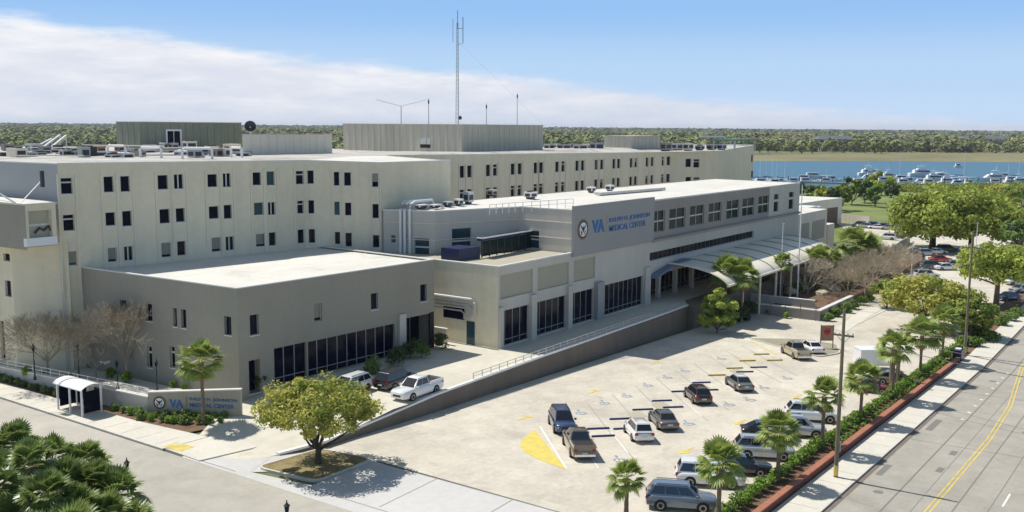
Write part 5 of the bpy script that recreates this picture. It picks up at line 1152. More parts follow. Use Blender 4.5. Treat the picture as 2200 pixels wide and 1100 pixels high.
w=MB().mt('dark_metal'); w.tube([(-.5,.6,Hm-3.2),(-.5,.6,Hm+.6)],.035,5); w.build('side_antenna',t); w=MB().mt('dark_metal'); w.lathe([(.2,.8),(.28,1.1),(.2,1.4)],.35,-.3,8); w.build('drum',t)
for i,(px,top,l) in enumerate([(921,211,'plain pole antenna left of the tall mast'),(1045,222,'shortest pole antenna right of the tall mast'),(1111,200,'pole antenna near the right end of the largest penthouse')]):
    x,z=ony(px,270,by+4); zz=hat(px,top,x,by+4); t=thing('pole_antenna',l,'antenna',(x,by+4,mz)); w=MB().mt('galv'); w.tube([(0,0,0),(0,0,zz-mz)],[.09,.05],6); w.build('pole',t); w=MB().mt('dark_metal'); w.lathe([(.12,zz-mz-.9),(.12,zz-mz-.3)],n=8); w.build('collar',t)
x,z=ony(862,268,by+9); zz=hat(862,228,x,by+9); t=thing('tv_antenna','antenna pole with two long arms spread in a wide V','antenna',(x,by+9,mz)); w=MB().mt('galv'); w.tube([(0,0,0),(0,0,zz-mz)],[.09,.07],6); w.build('pole',t)
for pxx in (808,918):
    xx2,_=ony(pxx,214,by+9); zz2=hat(pxx,214,xx2,by+9); w=MB().mt('galv'); w.bar((0,0,zz-mz),(xx2-x,0,zz2-mz),.06); w.build('arm',t)
A=(mxx,myy,zt1-5); xr,_=ony(1168,272,by+3); cable('long thin guy wire from the mast down to the penthouse corner',A,(xr,by+3,mz),0,.008,'guy_wire')
# entrance block roof rail, pipes
t=thing('roof_rail','white guard rail on the edge of the entrance block roof above the terrace','railing',(103,74,15.9)); off=t.location
pl=[G(1052,441,16.9),G(1112,436,16.9),G(1232,428,16.9)]
for zz in (16.45,16.95): 
    w=MB().mt('white_metal')
    for A,B in zip(pl,pl[1:]): w.bar((*A,zz),(*B,zz),.06)
    w.build('rail_bar',t,off=off)
for k in range(12):
    f=k/11; A,B=(pl[0],pl[1]) if f<.4 else (pl[1],pl[2]); g_=f/.4 if f<.4 else (f-.4)/.6; x=A[0]+(B[0]-A[0])*g_; y=A[1]+(B[1]-A[1])*g_; w=MB().mt('white_metal'); w.bar((x,y,15.8),(x,y,16.95),.06); w.build('post',t,off=off)
for i,px in enumerate((862,871,882)):
    s_,z0=hit(U[6],U[0],px,548); s_,z1=hit(U[6],U[0],px,452); e_=(Vector(U[0])-Vector(U[6])).normalized(); n_=Vector((e_.y,-e_.x)); p=Vector(U[6])+e_*s_+n_*.3
    t=thing('wall_duct','white duct running down the wall and over the roof edge, %s of three'%ORD(i+1),'duct',(p.x,p.y,z0),0,'white ducts on the entrance block wall'); w=MB().mt('white_metal'); w.tube([(p.x,p.y,10.5),(p.x,p.y,15.9),(p.x+.2,p.y,16.5),(p.x+1.2,p.y+.2,16.8),(p.x+2.6+i,p.y+.3,16.8),(p.x+3.0+i,p.y+.3,16.0)],.17,8); w.build('pipe',t,off=t.location,smooth=True)
for i,(px,py,sx,sy,sz,k) in enumerate([(905,447,1.6,.8,.5,3),(935,446,1.4,.7,.45,3),(962,442,1.2,.8,.6,1),(1006,436,1.1,1.0,1.5,1),(985,440,.9,.9,.8,0),(1057,420,1.1,1.1,.9,1),(1140,425,1.6,1.2,.9,2),(1270,412,1.2,1,.8,0),(1310,409,1.2,1,.9,0)]):
    x,y=G(px,py,16.0); hvac('small unit on the entrance block roof, %s from the left'%ORD(i+1),(x,y,15.9),sx,sy,sz,k,0,'units on the entrance block roof')
t=thing('roof_skylight','long low raised strip along the white entrance block roof','roof hatch',(*G(1370,412,16.1),15.92)); off=t.location; A=G(1290,415,16.2); B=G(1430,404,16.2); w=MB().mt('roof_white'); w.prism([A,B,(B[0],B[1]+1.0),(A[0],A[1]+1.0)],15.9,16.3); w.build('curb',t,off=off)
t=thing('yard_ducts','bundle of silver pipes on the yard wall between annex and entrance block','duct',(XA-.3,68,5)); off=t.location
for k,(za,ra) in enumerate([(6.6,.2),(6.0,.14),(5.6,.14),(5.2,.1)]):
    w=MB().mt('galv'); w.tube([(XA-.5,73.5,za),(XA-.5,66.4+k*.5,za),(XA-.5,66.0+k*.5,za-.3),(XA-.5,66.0+k*.5,za-1.8+k*.3)],ra,8); w.build('pipe',t,off=off,smooth=True)
t=thing('yard_wall','low tan screen wall in front of the yard door','wall',(XA-1.6,70,1.3)); off=t.location; w=MB().mt('cream'); w.box(XA-1.9,69.0,1.25,XA-1.6,77,3.1); w.build('wall_face',t,off=off); w=MB().mt('coping'); w.box(XA-1.95,68.95,3.1,XA-1.55,77,3.2); w.build('coping',t,off=off)
# ================================================================ VEHICLES
def car(kind,color,label,loc,head,grp='parked cars',slope=True,roof=None,scale=1.0):
    K=dict(sedan=dict(L=4.7,W=1.84,zb=.90,zt=1.43,hood=.80,tr=.97,cab=(-1.95,1.25),top=(-1.05,.30)),
           hatch=dict(L=4.4,W=1.84,zb=.98,zt=1.60,hood=.90,tr=1.02,cab=(-2.12,1.28),top=(-1.55,.40)),
           suv=dict(L=4.85,W=1.94,zb=1.08,zt=1.76,hood=1.0,tr=1.10,cab=(-2.36,1.32),top=(-1.85,.50)),
           van=dict(L=5.1,W=1.98,zb=1.05,zt=1.80,hood=.95,tr=1.05,cab=(-2.48,1.75),top=(-2.1,.75)),
           pickup=dict(L=5.7,W=1.96,zb=1.12,zt=1.84,hood=1.10,tr=1.08,cab=(-.85,1.42),top=(-.62,.62)))[kind]
    L,W,zb,zt_=K['L'],K['W']/2,K['zb'],K['zt']; z=zg(loc[0]) if len(loc)<3 else loc[2]
    t=thing({'sedan':'sedan_car','hatch':'hatchback_car','suv':'suv_car','van':'minivan','pickup':'pickup_truck'}[kind],label,{'pickup':'pickup truck','van':'minivan'}.get(kind,'car'),(loc[0],loc[1],z),math.radians(head),grp)
    if slope and loc[0]>57 and len(loc)<3: t.rotation_euler=(math.atan(.029)*math.sin(math.radians(head)),math.atan(.029)*math.cos(math.radians(head)),math.radians(head))
    x0=-L/2
    st=[(x0,.80,.62,.42),(x0+.08,.93,.82,.30),(x0+.5,.99,1,.26),(x0+L*.3,1,1,.24),(0,1,1,.24),(L*.18,1,1,.24),(L*.30,.99,1,.25),(L/2-.35,.95,.93,.27),(L/2-.08,.84,.80,.32),(L/2,.66,.66,.42)]
    w=MB().mt(color); R=[]
    for x,fw,fz,z0 in st:
        front=x>L*.17; base=K['hood'] if x>L*.22 else (zb if x>K['cab'][0]-.1 else K['tr']); 
        if front and x<=L*.22: base=(K['hood']+zb)/2
        zt2=z0+(base-z0)*fz if (x<x0+.3 or x>L/2-.5) else base
        hw=W*fw; R.append([(x,-hw*.82,z0),(x,-hw*.97,z0+.07),(x,-hw,z0+(zt2-z0)*.5),(x,-hw*.975,zt2-.10),(x,-hw*.86,zt2),(x,0,zt2+.03),(x,hw*.86,zt2),(x,hw*.975,zt2-.10),(x,hw,z0+(zt2-z0)*.5),(x,hw*.97,z0+.07),(x,hw*.82,z0)])
    m=11; vs=[p for r in R for p in r]; fs=[]
    for i in range(len(R)-1):
        for j in range(m): fs.append((i*m+j,(i+1)*m+j,(i+1)*m+(j+1)%m,i*m+(j+1)%m))
    fs.append(tuple(range(m))); fs.append(tuple((len(R)-1)*m+j for j in range(m-1,-1,-1)))
    w.add(vs,fs)
    ca,cb=K['cab']; ta,tb=K['top']; wb=W*.855; wt=W*.66
    B=[(ca,-wb,zb-.03),(cb,-wb,zb-.05),(cb,wb,zb-.05),(ca,wb,zb-.03)]; Tt=[(ta,-wt,zt_),(tb,-wt,zt_),(tb,wt,zt_),(ta,wt,zt_)]
    w.add(B+Tt+[((ta+tb)/2,0,zt_+.04)],[(0,1,5,4),(1,2,6,5),(2,3,7,6),(3,0,4,7),(4,5,8),(5,6,8),(6,7,8),(7,4,8)])
    bo=w.build('body',t,smooth=50)
    bb=bmesh.new(); bb.from_mesh(bo.data); ed=[e for e in bb.edges if len(e.link_faces)==2 and e.calc_face_angle(0)>.35 and min(v.co.z for v in e.verts)>zb+.0]; bmesh.ops.bevel(bb,geom=ed,offset=.07,segments=2,affect='EDGES'); bb.to_mesh(bo.data); bb.free(); bo.data.polygons.foreach_set('use_smooth',[True]*len(bo.data.polygons)); bo.data.set_sharp_from_angle(angle=.8)
    if roof: r_=MB().mt(roof); r_.add([(ta+.05,-wt+.03,zt_+.012),(tb-.03,-wt+.03,zt_+.012),(tb-.03,wt-.03,zt_+.012),(ta+.05,wt-.03,zt_+.012),((ta+tb)/2,0,zt_+.052)],[(0,1,4),(1,2,4),(2,3,4),(3,0,4)]); r_.build('roof_panel',t)
    def pane(q,nm,mt='glass_car',u0=.06,u1=.94,v0=.12,v1=.90):
        q=[Vector(p) for p in q]; f=lambda u,v:(q[0]*(1-u)+q[1]*u)*(1-v)+(q[3]*(1-u)+q[2]*u)*v
        P=[f(u0,v0),f(u1,v0),f(u1,v1),f(u0,v1)]; n_=(P[1]-P[0]).cross(P[3]-P[0]).normalized(); b=MB().mt(mt); b.add([p+n_*.012 for p in P]+[p-n_*.02 for p in P],[(0,1,2,3),(0,4,5,1),(1,5,6,2),(2,6,7,3),(3,7,4,0)]); b.build(nm,t)
    pane([B[1],B[2],Tt[2],Tt[1]],'windshield',u0=.05,u1=.95,v0=.08,v1=.93); pane([B[3],B[0],Tt[0],Tt[3]],'rear_window',v0=.22 if kind!='pickup' else .12)
    spl=[(.04,.485),(.51,.90)] if kind in('sedan','pickup') else [(.04,.32),(.335,.62),(.635,.92)]
    for s_,(q) in ((-1,[B[0],B[1],Tt[1],Tt[0]]),(1,[B[2],B[3],Tt[3],Tt[2]])):
        for a,b in spl:
            if s_==1: a,b=1-b,1-a
            pane(q,'side_window',u0=a,u1=b,v0=.14,v1=.86)
    if kind=='pickup':
        b=MB().mt('dark_int'); b.box(-L/2+.14,-W*.78,K['tr']+.02,ca-.1,W*.78,K['tr']+.05); b.build('cargo_bed',t)
        for s_ in (-1,1): b=MB().mt(color); b.box(-L/2+.05,s_*W*.80,K['tr']-.05,ca-.05,s_*W*.93,K['tr']+.20); b.build('bed_side',t)
        b=MB().mt(color); b.box(-L/2+.02,-W*.9,.6,-L/2+.10,W*.9,K['tr']+.20); b.build('tailgate',t)
        b=MB().mt('chrome'); b.box(-L/2-.12,-W*.85,.42,-L/2+.04,W*.85,.6); b.build('bumper',t)
    r=.33 if kind in('sedan','hatch') else .38
    for wx in (L*.30,-L*.29):
        for s_ in (-1,1):
            b=MB().mt('tyre'); yo=s_*(W-.02); yi=s_*(W-.26); n=16
            A=[(wx+(r+.06)*math.cos(2*math.pi*k/n),s_*(W*1.0+.004),r+(r+.06)*math.sin(2*math.pi*k/n)) for k in range(n)]
            b2=MB().mt('dark_int'); b2.add([p if p[2]>.27 else (p[0],p[1],.27) for p in A],[tuple(range(n))]); b2.build('wheel_arch',t)
            vo=[(wx+r*math.cos(2*math.pi*k/n),s_*(W+.03),r+r*math.sin(2*math.pi*k/n)) for k in range(n)]; vi=[(wx+r*math.cos(2*math.pi*k/n),s_*(W-.22),r+r*math.sin(2*math.pi*k/n)) for k in range(n)]
            b.add(vo+vi,[tuple(range(n)),tuple(range(2*n-1,n-1,-1))]+[(k,(k+1)%n,n+(k+1)%n,n+k) for k in range(n)]); o=b.build('tyre',t)
            rm=MB().mt('rim'); rm.add([(wx+r*.66*math.cos(2*math.pi*k/n),s_*(W+.036),r+r*.66*math.sin(2*math.pi*k/n)) for k in range(n)]+[(wx,s_*(W+.02),r)],[(k,(k+1)%n,n) for k in range(n)]); ro=rm.build('rim',o)
    for s_ in (-1,1):
        b=MB().mt('head_lamp'); b.box(L/2-.22,s_*W*.52,K['hood']*.64,L/2-.03,s_*W*.80,K['hood']*.80); b.build('headlight',t)
        b=MB().mt('tail_red'); zl_=K['tr']*.72 if kind=='sedan' else K['tr']*.80; b.box(x0-.005,s_*W*.62,zl_-.09,x0+.14,s_*W*.90,zl_+.12); b.build('taillight',t)
        b=MB().mt(color); b.box(cb-.38,s_*W*.93,zb-.02,cb-.2,s_*W*1.12,zb+.14); b.build('wing_mirror',t)
    b=MB().mt('plate'); b.box(x0-.03,-.24,.58,x0+.02,.24,.72); b.build('number_plate',t)
    b=MB().mt('dark_metal'); b.box(L/2-.12,-W*.45,.5,L/2+.015,W*.45,.70); b.build('grille',t)
    if kind=='suv':
        for s_ in (-1,1): b=MB().mt('dark_metal'); b.bar((ta+.15,s_*wt*.92,zt_+.06),(tb-.1,s_*wt*.92,zt_+.06),.04); b.build('roof_rail',t)
    return t
Q_=lambda px,py:GG(px,py)
cars={}
car('suv','car_blue','dark blue SUV nose to nose with the bronze pickup',Q_(1207,920),-138)
car('pickup','car_bronze','bronze pickup truck in front of the dark blue SUV',Q_(1242,968),42)
car('hatch','car_white','white compact SUV beside the dark sedan in the middle stalls',Q_(1371,938),42)
car('sedan','car_grey','dark grey sedan right of the white compact SUV',Q_(1424,913),42)
car('hatch','car_brown','dark brown hatchback alone in the middle of the lot',Q_(1498,860),42)
car('sedan','car_sage','sage grey sedan with a shiny pale roof near the yellow wheel stops',Q_(1587,833),42,roof='car_white')
car('pickup','car_tan','tan pickup truck beside the painted island',Q_(1708,765),42)
car('sedan','car_white','white sedan half hidden behind the tan pickup truck',Q_(1741,755),42)
car('suv','car_steel','steel grey SUV cut by the bottom edge of the view',Q_(1462,1090),-62)
car('van','car_white','white minivan behind the second palm',Q_(1524,1040),-62)
car('sedan','car_black','black car mostly hidden between white minivan and silver SUV',Q_(1590,1015),-62)
car('suv','car_silver','silver SUV behind the third palm',Q_(1640,982),-62)
car('sedan','car_black','dark car hidden behind the crown of the third palm',Q_(1650,940),-62)
car('suv','car_silver','silver car between the dark car and the white SUV',Q_(1712,935),-62)
car('suv','car_white','white SUV just left of the tall utility pole',Q_(1744,903),-62)
car('sedan','car_maroon','maroon car behind the fifth palm',Q_(1864,841),-75)
car('sedan','car_bronze','brown car behind the wooden posts near the white trailer',Q_(1925,826),-75)
P_=lambda px,py:(*G(px,py,1.25),1.27)
car('pickup','car_white','white pickup truck on the upper drive beside the retaining wall',P_(896,850),181)
car('suv','car_black','black SUV parked in the shade on the upper drive',P_(851,830),4)
car('suv','car_white','white SUV seen behind the crown of the island tree',P_(752,846),184)
car('sedan','car_blue','dark blue car by the lime green tree at the right edge',Q_(2165,645),150); car('sedan','car_silver','silver car behind the dark blue car at the right edge',Q_(2192,628),150)
# far car park: copies of small cars
proto=[('sedan','car_white','white'),('suv','car_blue','blue'),('hatch','car_silver','silver'),('sedan','car_red','red'),('suv','car_grey','dark grey'),('suv','car_white','white tall')]
PR=None
far=[(1962,556,'blue'),(1990,549,'silver'),(2012,546,'white'),(2034,541,'dark grey'),(2020,562,'red'),(2003,578,'dark grey'),(2032,580,'white'),(1990,598,'white tall'),(2005,610,'white'),(2055,575,'silver'),(1845,488,'dark grey'),(1857,490,'silver'),(1870,489,'blue'),(1883,492,'white'),(1896,492,'dark grey'),(1908,494,'silver'),(1921,494,'white'),(1934,495,'silver'),(1947,495,'blue'),(1905,515,'white tall'),(1927,512,'dark grey'),(2176,532,'white'),(2194,528,'silver'),(2160,600,'blue'),(2186,612,'white'),(1900,632,'silver'),(1925,640,'white'),(1795,585,'white')]
made={}
order=sorted(far); cnt={}
for px,py,c in order:
    cnt[c]=cnt.get(c,0)+1; kd,cm,_=[p for p in proto if p[2]==c][0]; tot=sum(1 for f in far if f[2]==c)
    l=('%s car in the far car park, %s %s one from the left'%(c,ORD(cnt[c]),c)) if tot>1 else '%s car in the far car park, the only %s one there'%(c,c)
    x,y=GG(px,py); hd=-50 if px>1955 else 95
    if c not in made: made[c]=car(kd,cm,l,(x,y),hd,'cars in the far car park',slope=False)
    else: dup(made[c],(x,y,zg(x)),math.radians(hd+rng.normal()*3),l)
# trailer
x,y=GG(1872,792); t=thing('box_trailer','white box trailer parked beyond the palms','trailer',(x,y,zg(x)),math.radians(-50)); w=MB().mt('hull_white'); w.box(-1.8,-1.0,.55,1.8,1.0,2.4); w.box(-1.85,-1.05,2.4,1.85,1.05,2.48); w.build('box',t)
for s_ in (-1,1):
    w=MB().mt('tyre'); w.tube([(-.3,s_*1.0,.35),(-.3,s_*1.22,.35)],.35,14); w.build('tyre',t)
w=MB().mt('dark_metal'); w.bar((1.8,-.6,.5),(3.0,0,.5),.1); w.bar((1.8,.6,.5),(3.0,0,.5),.1); w.build('tow_bar',t)
x,y=GG(2058,775); t=thing('utility_cabinet','dark blue cabinet on the pavement near the second utility pole','cabinet',(x,y,zg(x)+.13)); w=MB().mt('navy'); w.box(-.9,-.5,0,.9,.5,1.3); w.build('box',t); w=MB().mt('white_metal'); w.box(-.6,-.3,1.3,.3,.3,1.45); w.build('lid',t)
# ================================================================ RIVER, MARINA, FAR SHORE
def yacht(label,px,py,Lm,head,style=0):
    x,y=G(px,py,-2); t=thing('motor_yacht' if style else 'sail_boat',label,'boat',(x,y,-2.0),math.radians(head),'boats in the marina'); Wd=Lm*.13; w=MB().mt('hull_white'); vs=[]; S=[(-.5,.85,.9),(-.45,1,.95),(0,1,1.0),(.3,.72,1.15),(.45,.3,1.3),(.5,.03,1.4)]; fb=Lm*.10
    for u,f,z in S: vs+=[(u*Lm,-Wd*f*.7,-.1),(u*Lm,-Wd*f,fb*z),(u*Lm,Wd*f,fb*z),(u*Lm,Wd*f*.7,-.1)]
    n=len(S); w.add(vs,[(i*4+j,(i+1)*4+j,(i+1)*4+(j+1)%4,i*4+(j+1)%4) for i in range(n-1) for j in range(4)]+[(0,1,2,3),((n-1)*4+3,(n-1)*4+2,(n-1)*4+1,(n-1)*4)]); w.build('hull',t)
    if style:
        w=MB().mt('hull_white'); w.add([(-.38*Lm,-Wd*.75,fb),(.22*Lm,-Wd*.65,fb*1.05),(.22*Lm,Wd*.65,fb*1.05),(-.38*Lm,Wd*.75,fb),(-.36*Lm,-Wd*.65,fb+1.9),(.08*Lm,-Wd*.5,fb+1.9),(.08*Lm,Wd*.5,fb+1.9),(-.36*Lm,Wd*.65,fb+1.9)],[(0,1,5,4),(1,2,6,5),(2,3,7,6),(3,0,4,7),(4,5,6,7)]); w.build('cabin',t)
        w=MB().mt('glass'); w.box(-.30*Lm,-Wd*.76,fb+.8,.06*Lm,Wd*.76,fb+1.4); w.build('cabin_window',t)
        if style>1: w=MB().mt('hull_white'); w.box(-.28*Lm,-Wd*.5,fb+1.9,-.02*Lm,Wd*.5,fb+2.7); w.box(-.26*Lm,-Wd*.5,fb+4.0,-.04*Lm,Wd*.5,fb+4.15); w.bar((-.24*Lm,0,fb+2.7),(-.18*Lm,0,fb+4.1),.2); w.bar((-.15*Lm,0,fb+4.1),(-.18*Lm,0,fb+6.6),.12); w.build('flybridge',t)
    else:
        w=MB().mt('hull_white'); w.tube([(0,0,fb),(0,0,Lm*1.25)],[.14,.08],6); w.build('mast',t); w=MB().mt('hull_blue'); w.tube([(0,0,fb+1.2),(-.38*Lm,0,fb+1.3)],.22,6); w.build('sail_cover',t); w=MB().mt('hull_white'); w.box(-.2*Lm,-Wd*.5,fb,.12*Lm,Wd*.5,fb+.6); w.build('cabin',t)
    return t
yb_=[(1752,378,17,-60,1),(1722,382,13,110,1),(1790,384,12,-60,1),(1875,372,22,-55,2),(1862,382,15,120,2),(1905,388,16,-50,1),(1930,383,14,120,1),(1955,389,15,-55,1),(1990,374,26,-55,2),(2015,385,20,-58,2),(2040,390,14,-60,2),(2065,391,12,120,1),(2128,384,22,130,2),(2150,378,15,120,1),(2178,386,14,-55,1),(2195,390,13,-60,2),(2060,354,9,-50,1),(1700,388,11,110,1),(1678,390,12,-60,1),(1890,380,14,-60,2),(1735,388,12,-55,1),(1770,388,11,118,1),(1850,390,13,-60,1),(1868,391,11,120,1),(1915,379,15,-58,2),(1945,391,12,-60,1),(1975,391,13,118,1),(2000,392,12,-60,1),(2028,378,16,-55,1),(2052,393,11,120,1),(2142,391,12,-60,1),(2165,392,11,118,1),(2085,392,10,-58,1),(1660,391,11,118,1),(1640,390,12,-58,1)]
for i,(px,py,L_,hd,st_) in enumerate(sorted(yb_)): yacht('white motor boat in the marina, %s motor boat from the left'%ORD(i+1),px,py+5,L_*.82,hd,st_)
sb=[(1632,386,11),(1645,388,12),(1658,386,13),(1668,389,12),(1685,387,11),(1932,384,12),(2070,382,13),(2165,384,12),(1775,386,10),(2188,382,12)]
for i,(px,py,L_) in enumerate(sorted(sb)): yacht('small sailing boat with bare mast in the marina, %s from the left'%ORD(i+1),px,py+4,L_,-60+rng.normal()*8,0)
dk=thing('marina_dock','long grey floating dock with piles across the marina','dock',(*G(1950,396,-2),-1.9)); off=dk.location
w=MB().mt('dock_wood')
def dstrip(p,q,wd=2.5):
    A=Vector(G(*p,-2)); B=Vector(G(*q,-2)); e_=(B-A).normalized(); n_=Vector((-e_.y,e_.x))*wd/2; w.prism([tuple(A-n_),tuple(B-n_),tuple(B+n_),tuple(A+n_)],-2,-1.3)
dstrip((1640,391),(1900,397)); w.build('deck',dk,off=off); w=MB().mt('dock_wood'); dstrip((1900,397),(2300,399)); w.build('deck',dk,off=off); w=MB().mt('dock_wood'); dstrip((2035,384),(2120,384),2); w.build('deck',dk,off=off); 
for k in range(26):
    A=G(1645+k*24,392+k*.28,-2); w=MB().mt('trunk_dark'); w.tube([(A[0],A[1],-2.2),(A[0],A[1],1.6)],.22,6); w.build('pile',dk,off=off)
HSK=[(1755,1838,1640),(1695,1750,1800),(1985,2055,1800),(2065,2178,1760),(1495,1565,2200),(1905,1962,2300)]
# far woods as a mass
b=bmesh.new(); bmesh.ops.create_icosphere(b,subdivisions=2,radius=1); V=np.array([v.co[:] for v in b.verts]); Fc=np.array([[v.index for v in f.verts] for f in b.faces]); b.free()
HS_=[]
def forest(name,label,n,d0,d1,h0,h1,wfac,matn,az0=-31,az1=31,pw=1.0,per=60,qs=.17):
    d=d0+(d1-d0)*rng.random(n)**pw; az=YAW+np.radians(az0+(az1-az0)*rng.random(n)); h=h0+(h1-h0)*rng.random(n)
    pxs=1100-np.tan(az-YAW)*F/math.cos(PITCH); ok=np.ones(n,bool)
    for a_,b_,dm in HSK: ok&=~((pxs>a_)&(pxs<b_)&(d>1310)&(d<dm))
    d,az,h=d[ok],az[ok],h[ok]; n=len(d)
    r=d/np.cos(az-YAW); c=np.stack([r*np.cos(az),r*np.sin(az),-2+h*.45],1); wd=h*wfac*(.5+.4*rng.random(n))
    v=rv(n*per).reshape(n,per,3); v[:,:,2]=np.abs(v[:,:,2])*np.where(rng.random((n,per))<.8,1,-1)
    P=c[:,None,:]+v*np.stack([wd,wd,h*.5],1)[:,None,:]*(.8+.3*rng.random((n,per,1))); P=P.reshape(-1,3)
    Q=leafquads(P,1.0,.1,.8,nrm=v.reshape(-1,3)+np.array([0,0,.3]),jit=.35); s_=np.repeat(h*qs,per)[:,None,None]; Q=P[:,None,:]+(Q-P[:,None,:])*s_
    o=quads_mesh(name,Q,[matn]); tag(o,label,'woods',None,'stuff'); return o
forest('near_far_woods','green wooded far shore behind the tan marsh',1300,1230,1600,6,17,.8,'far_trees',-31,6,1.2,80,.15)
forest('far_woods','woods stretching to the horizon beyond the river',2600,1600,4200,13,20,.9,'far_trees',-31,31,1.5,50,.2)
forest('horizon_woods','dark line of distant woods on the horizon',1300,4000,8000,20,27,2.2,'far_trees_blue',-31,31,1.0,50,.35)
forest('left_woods','bluish woods behind the hospital roofs on the left',700,900,1700,9,14,.9,'far_trees',6,31,1.0,60,.17)
# shore trees one can tell apart
SH=[tree('shore_tree','tmp','tree',(0,0,0),9,5,5,'shore_tree',1.0,22,900,.1,.2,.9,group='trees on the far shore',low=-.8)]
sx_=sorted([1632,1650,1668,1700,1722,1745,1790,1812,1835,1858,1880,1893,1915,1940,1962,1985,2010,2035,2060,2085,2110,2135,2160,2190])
for i,px in enumerate(sx_):
    py=331-4*rng.random() if px<1900 else 326-4*rng.random(); x,y=G(px,py,-2); l='rounded tree at the edge of the far marsh, %s from the left'%ORD(i+1); s=1.0+.7*rng.random()
    if i==0: o=SH[0]; o.location=(x,y,-2); o['label']=l; o.scale=(s,)*3
    else: dup(SH[0],(x,y,-2),rng.random()*6,l,None,s)
def house(label,px,py,wpx,hpx,wall,roof):
    x,y=G(px,py,-2); d=math.hypot(x,y); wd=wpx/F*d; h=hpx/F*d; t=thing('house',label,'house',(x,y,-2),YAW-math.pi/2); w=MB().mt(wall); w.box(-wd/2,0,0,wd/2,wd*.4,h*.7); w.build('wall',t)
    w=MB().mt(roof); w.add([(-wd/2-1,-1,h*.7),(wd/2+1,-1,h*.7),(wd/2+1,wd*.4+1,h*.7),(-wd/2-1,wd*.4+1,h*.7),(-wd*.42,wd*.2,h),(wd*.42,wd*.2,h)],[(0,1,5,4),(1,2,5),(2,3,4,5),(3,0,4),(0,3,2,1)]); w.build('roof',t)
    for k in range(5):
        for r_ in range(2): w=MB().mt('glass'); q=-wd/2+wd*(k+.5)/5; w.box(q-wd*.05,-.1,h*(.12+.3*r_),q+wd*.05,-.01,h*(.3+.3*r_)); w.build('window',t)
for a in [('large blue grey house on the far shore with a white gable',1795,318,70,25,'wall_bluegrey','roof_slate'),('low brown roofed house left of the blue grey house',1722,310,50,14,'wall_house','trunk'),('wide house with several white gables on the far shore',2020,309,60,14,'wall_house','rust'),('grey house near the right edge of the far shore',2100,311,62,17,'wall_bluegrey','roof_slate'),('pale grey house farthest right on the far shore',2150,313,50,18,'wall_house','roof_slate'),('dark long house above the right end of the wing roof',1530,304,60,12,'roof_slate','roof_slate'),('low house between woods in the middle of the far shore',1935,304,50,12,'wall_house','trunk')]: house(*a)
t=thing('green_roof','green flat canopy roof at the right end of the hospital wing roof','roof',(*G(1582,322,21.6),21.5)); w=MB().mt('roof_green'); w.prism([(-7,-2.5),(5,-3),(6,3),(-7,3)],2.0,2.35); w.build('canopy_roof',t); 
for xx,yy in ((-6,-2),(4.5,-2.2),(5,2.4),(-6,2.4)): w=MB().mt('galv'); w.bar((xx,yy,0),(xx,yy,2.0),.2); w.build('post',t)
# ================================================================ CAMERA, SKY, SUN
cd=bpy.data.cameras.new('camera'); cam=bpy.data.objects.new('camera',cd); COL.objects.link(cam); scn.camera=cam
cd.sensor_fit='HORIZONTAL'; cd.sensor_width=36; cd.lens=36*F/2200; cd.clip_start=.5; cd.clip_end=30000
Rm=Matrix((RT,UP,-FW)).transposed(); cam.matrix_world=Matrix.Translation((0,0,H))@Rm.to_4x4()
SEL,SAZ=math.radians(57),math.radians(93.5)
sd=Vector((math.cos(SAZ)*math.cos(SEL),math.sin(SAZ)*math.cos(SEL),math.sin(SEL)))
sl=bpy.data.lights.new('sun','SUN'); sl.energy=4.6; sl.angle=math.radians(.5); sl.color=(1,.955,.88)
so=bpy.data.objects.new('sun',sl); COL.objects.link(so); so.rotation_euler=sd.to_track_quat('Z','Y').to_euler(); so.location=(60,60,80)
W=bpy.data.worlds.new('World'); scn.world=W; W.use_nodes=True; nt=W.node_tree; N=nt.nodes; Lk=nt.links; N.clear()
out=N.new('ShaderNodeOutputWorld'); bg=N.new('ShaderNodeBackground'); Lk.new(bg.outputs[0],out.inputs[0])
sky=N.new('ShaderNodeTexSky'); sky.sky_type='NISHITA'; sky.sun_disc=False; sky.sun_elevation=SEL; sky.sun_rotation=math.pi/2-SAZ; sky.air_density=1; sky.dust_density=.6; sky.ozone_density=2.2
tc=N.new('ShaderNodeTexCoord'); sep=N.new('ShaderNodeSeparateXYZ'); Lk.new(tc.outputs['Generated'],sep.inputs[0])
def math_(op,a,b=None,c=None):
    m=N.new('ShaderNodeMath'); m.operation=op
    for i,v in enumerate((a,b,c)):
        if v is None: continue
        if isinstance(v,(int,float)): m.inputs[i].default_value=v
        else: Lk.new(v,m.inputs[i])
    return m.outputs[0]
def mrange(v,a,b,c,d,smooth=True):
    m=N.new('ShaderNodeMapRange'); m.interpolation_type='SMOOTHSTEP' if smooth else 'LINEAR'
    for i,x in zip(('From Min','From Max','To Min','To Max'),(a,b,c,d)): m.inputs[i].default_value=x
    Lk.new(v,m.inputs['Value']); return m.outputs[0]
el=math_('ARCSINE',sep.outputs['Z'])
az=math_('ARCTAN2',sep.outputs['Y'],sep.outputs['X'])
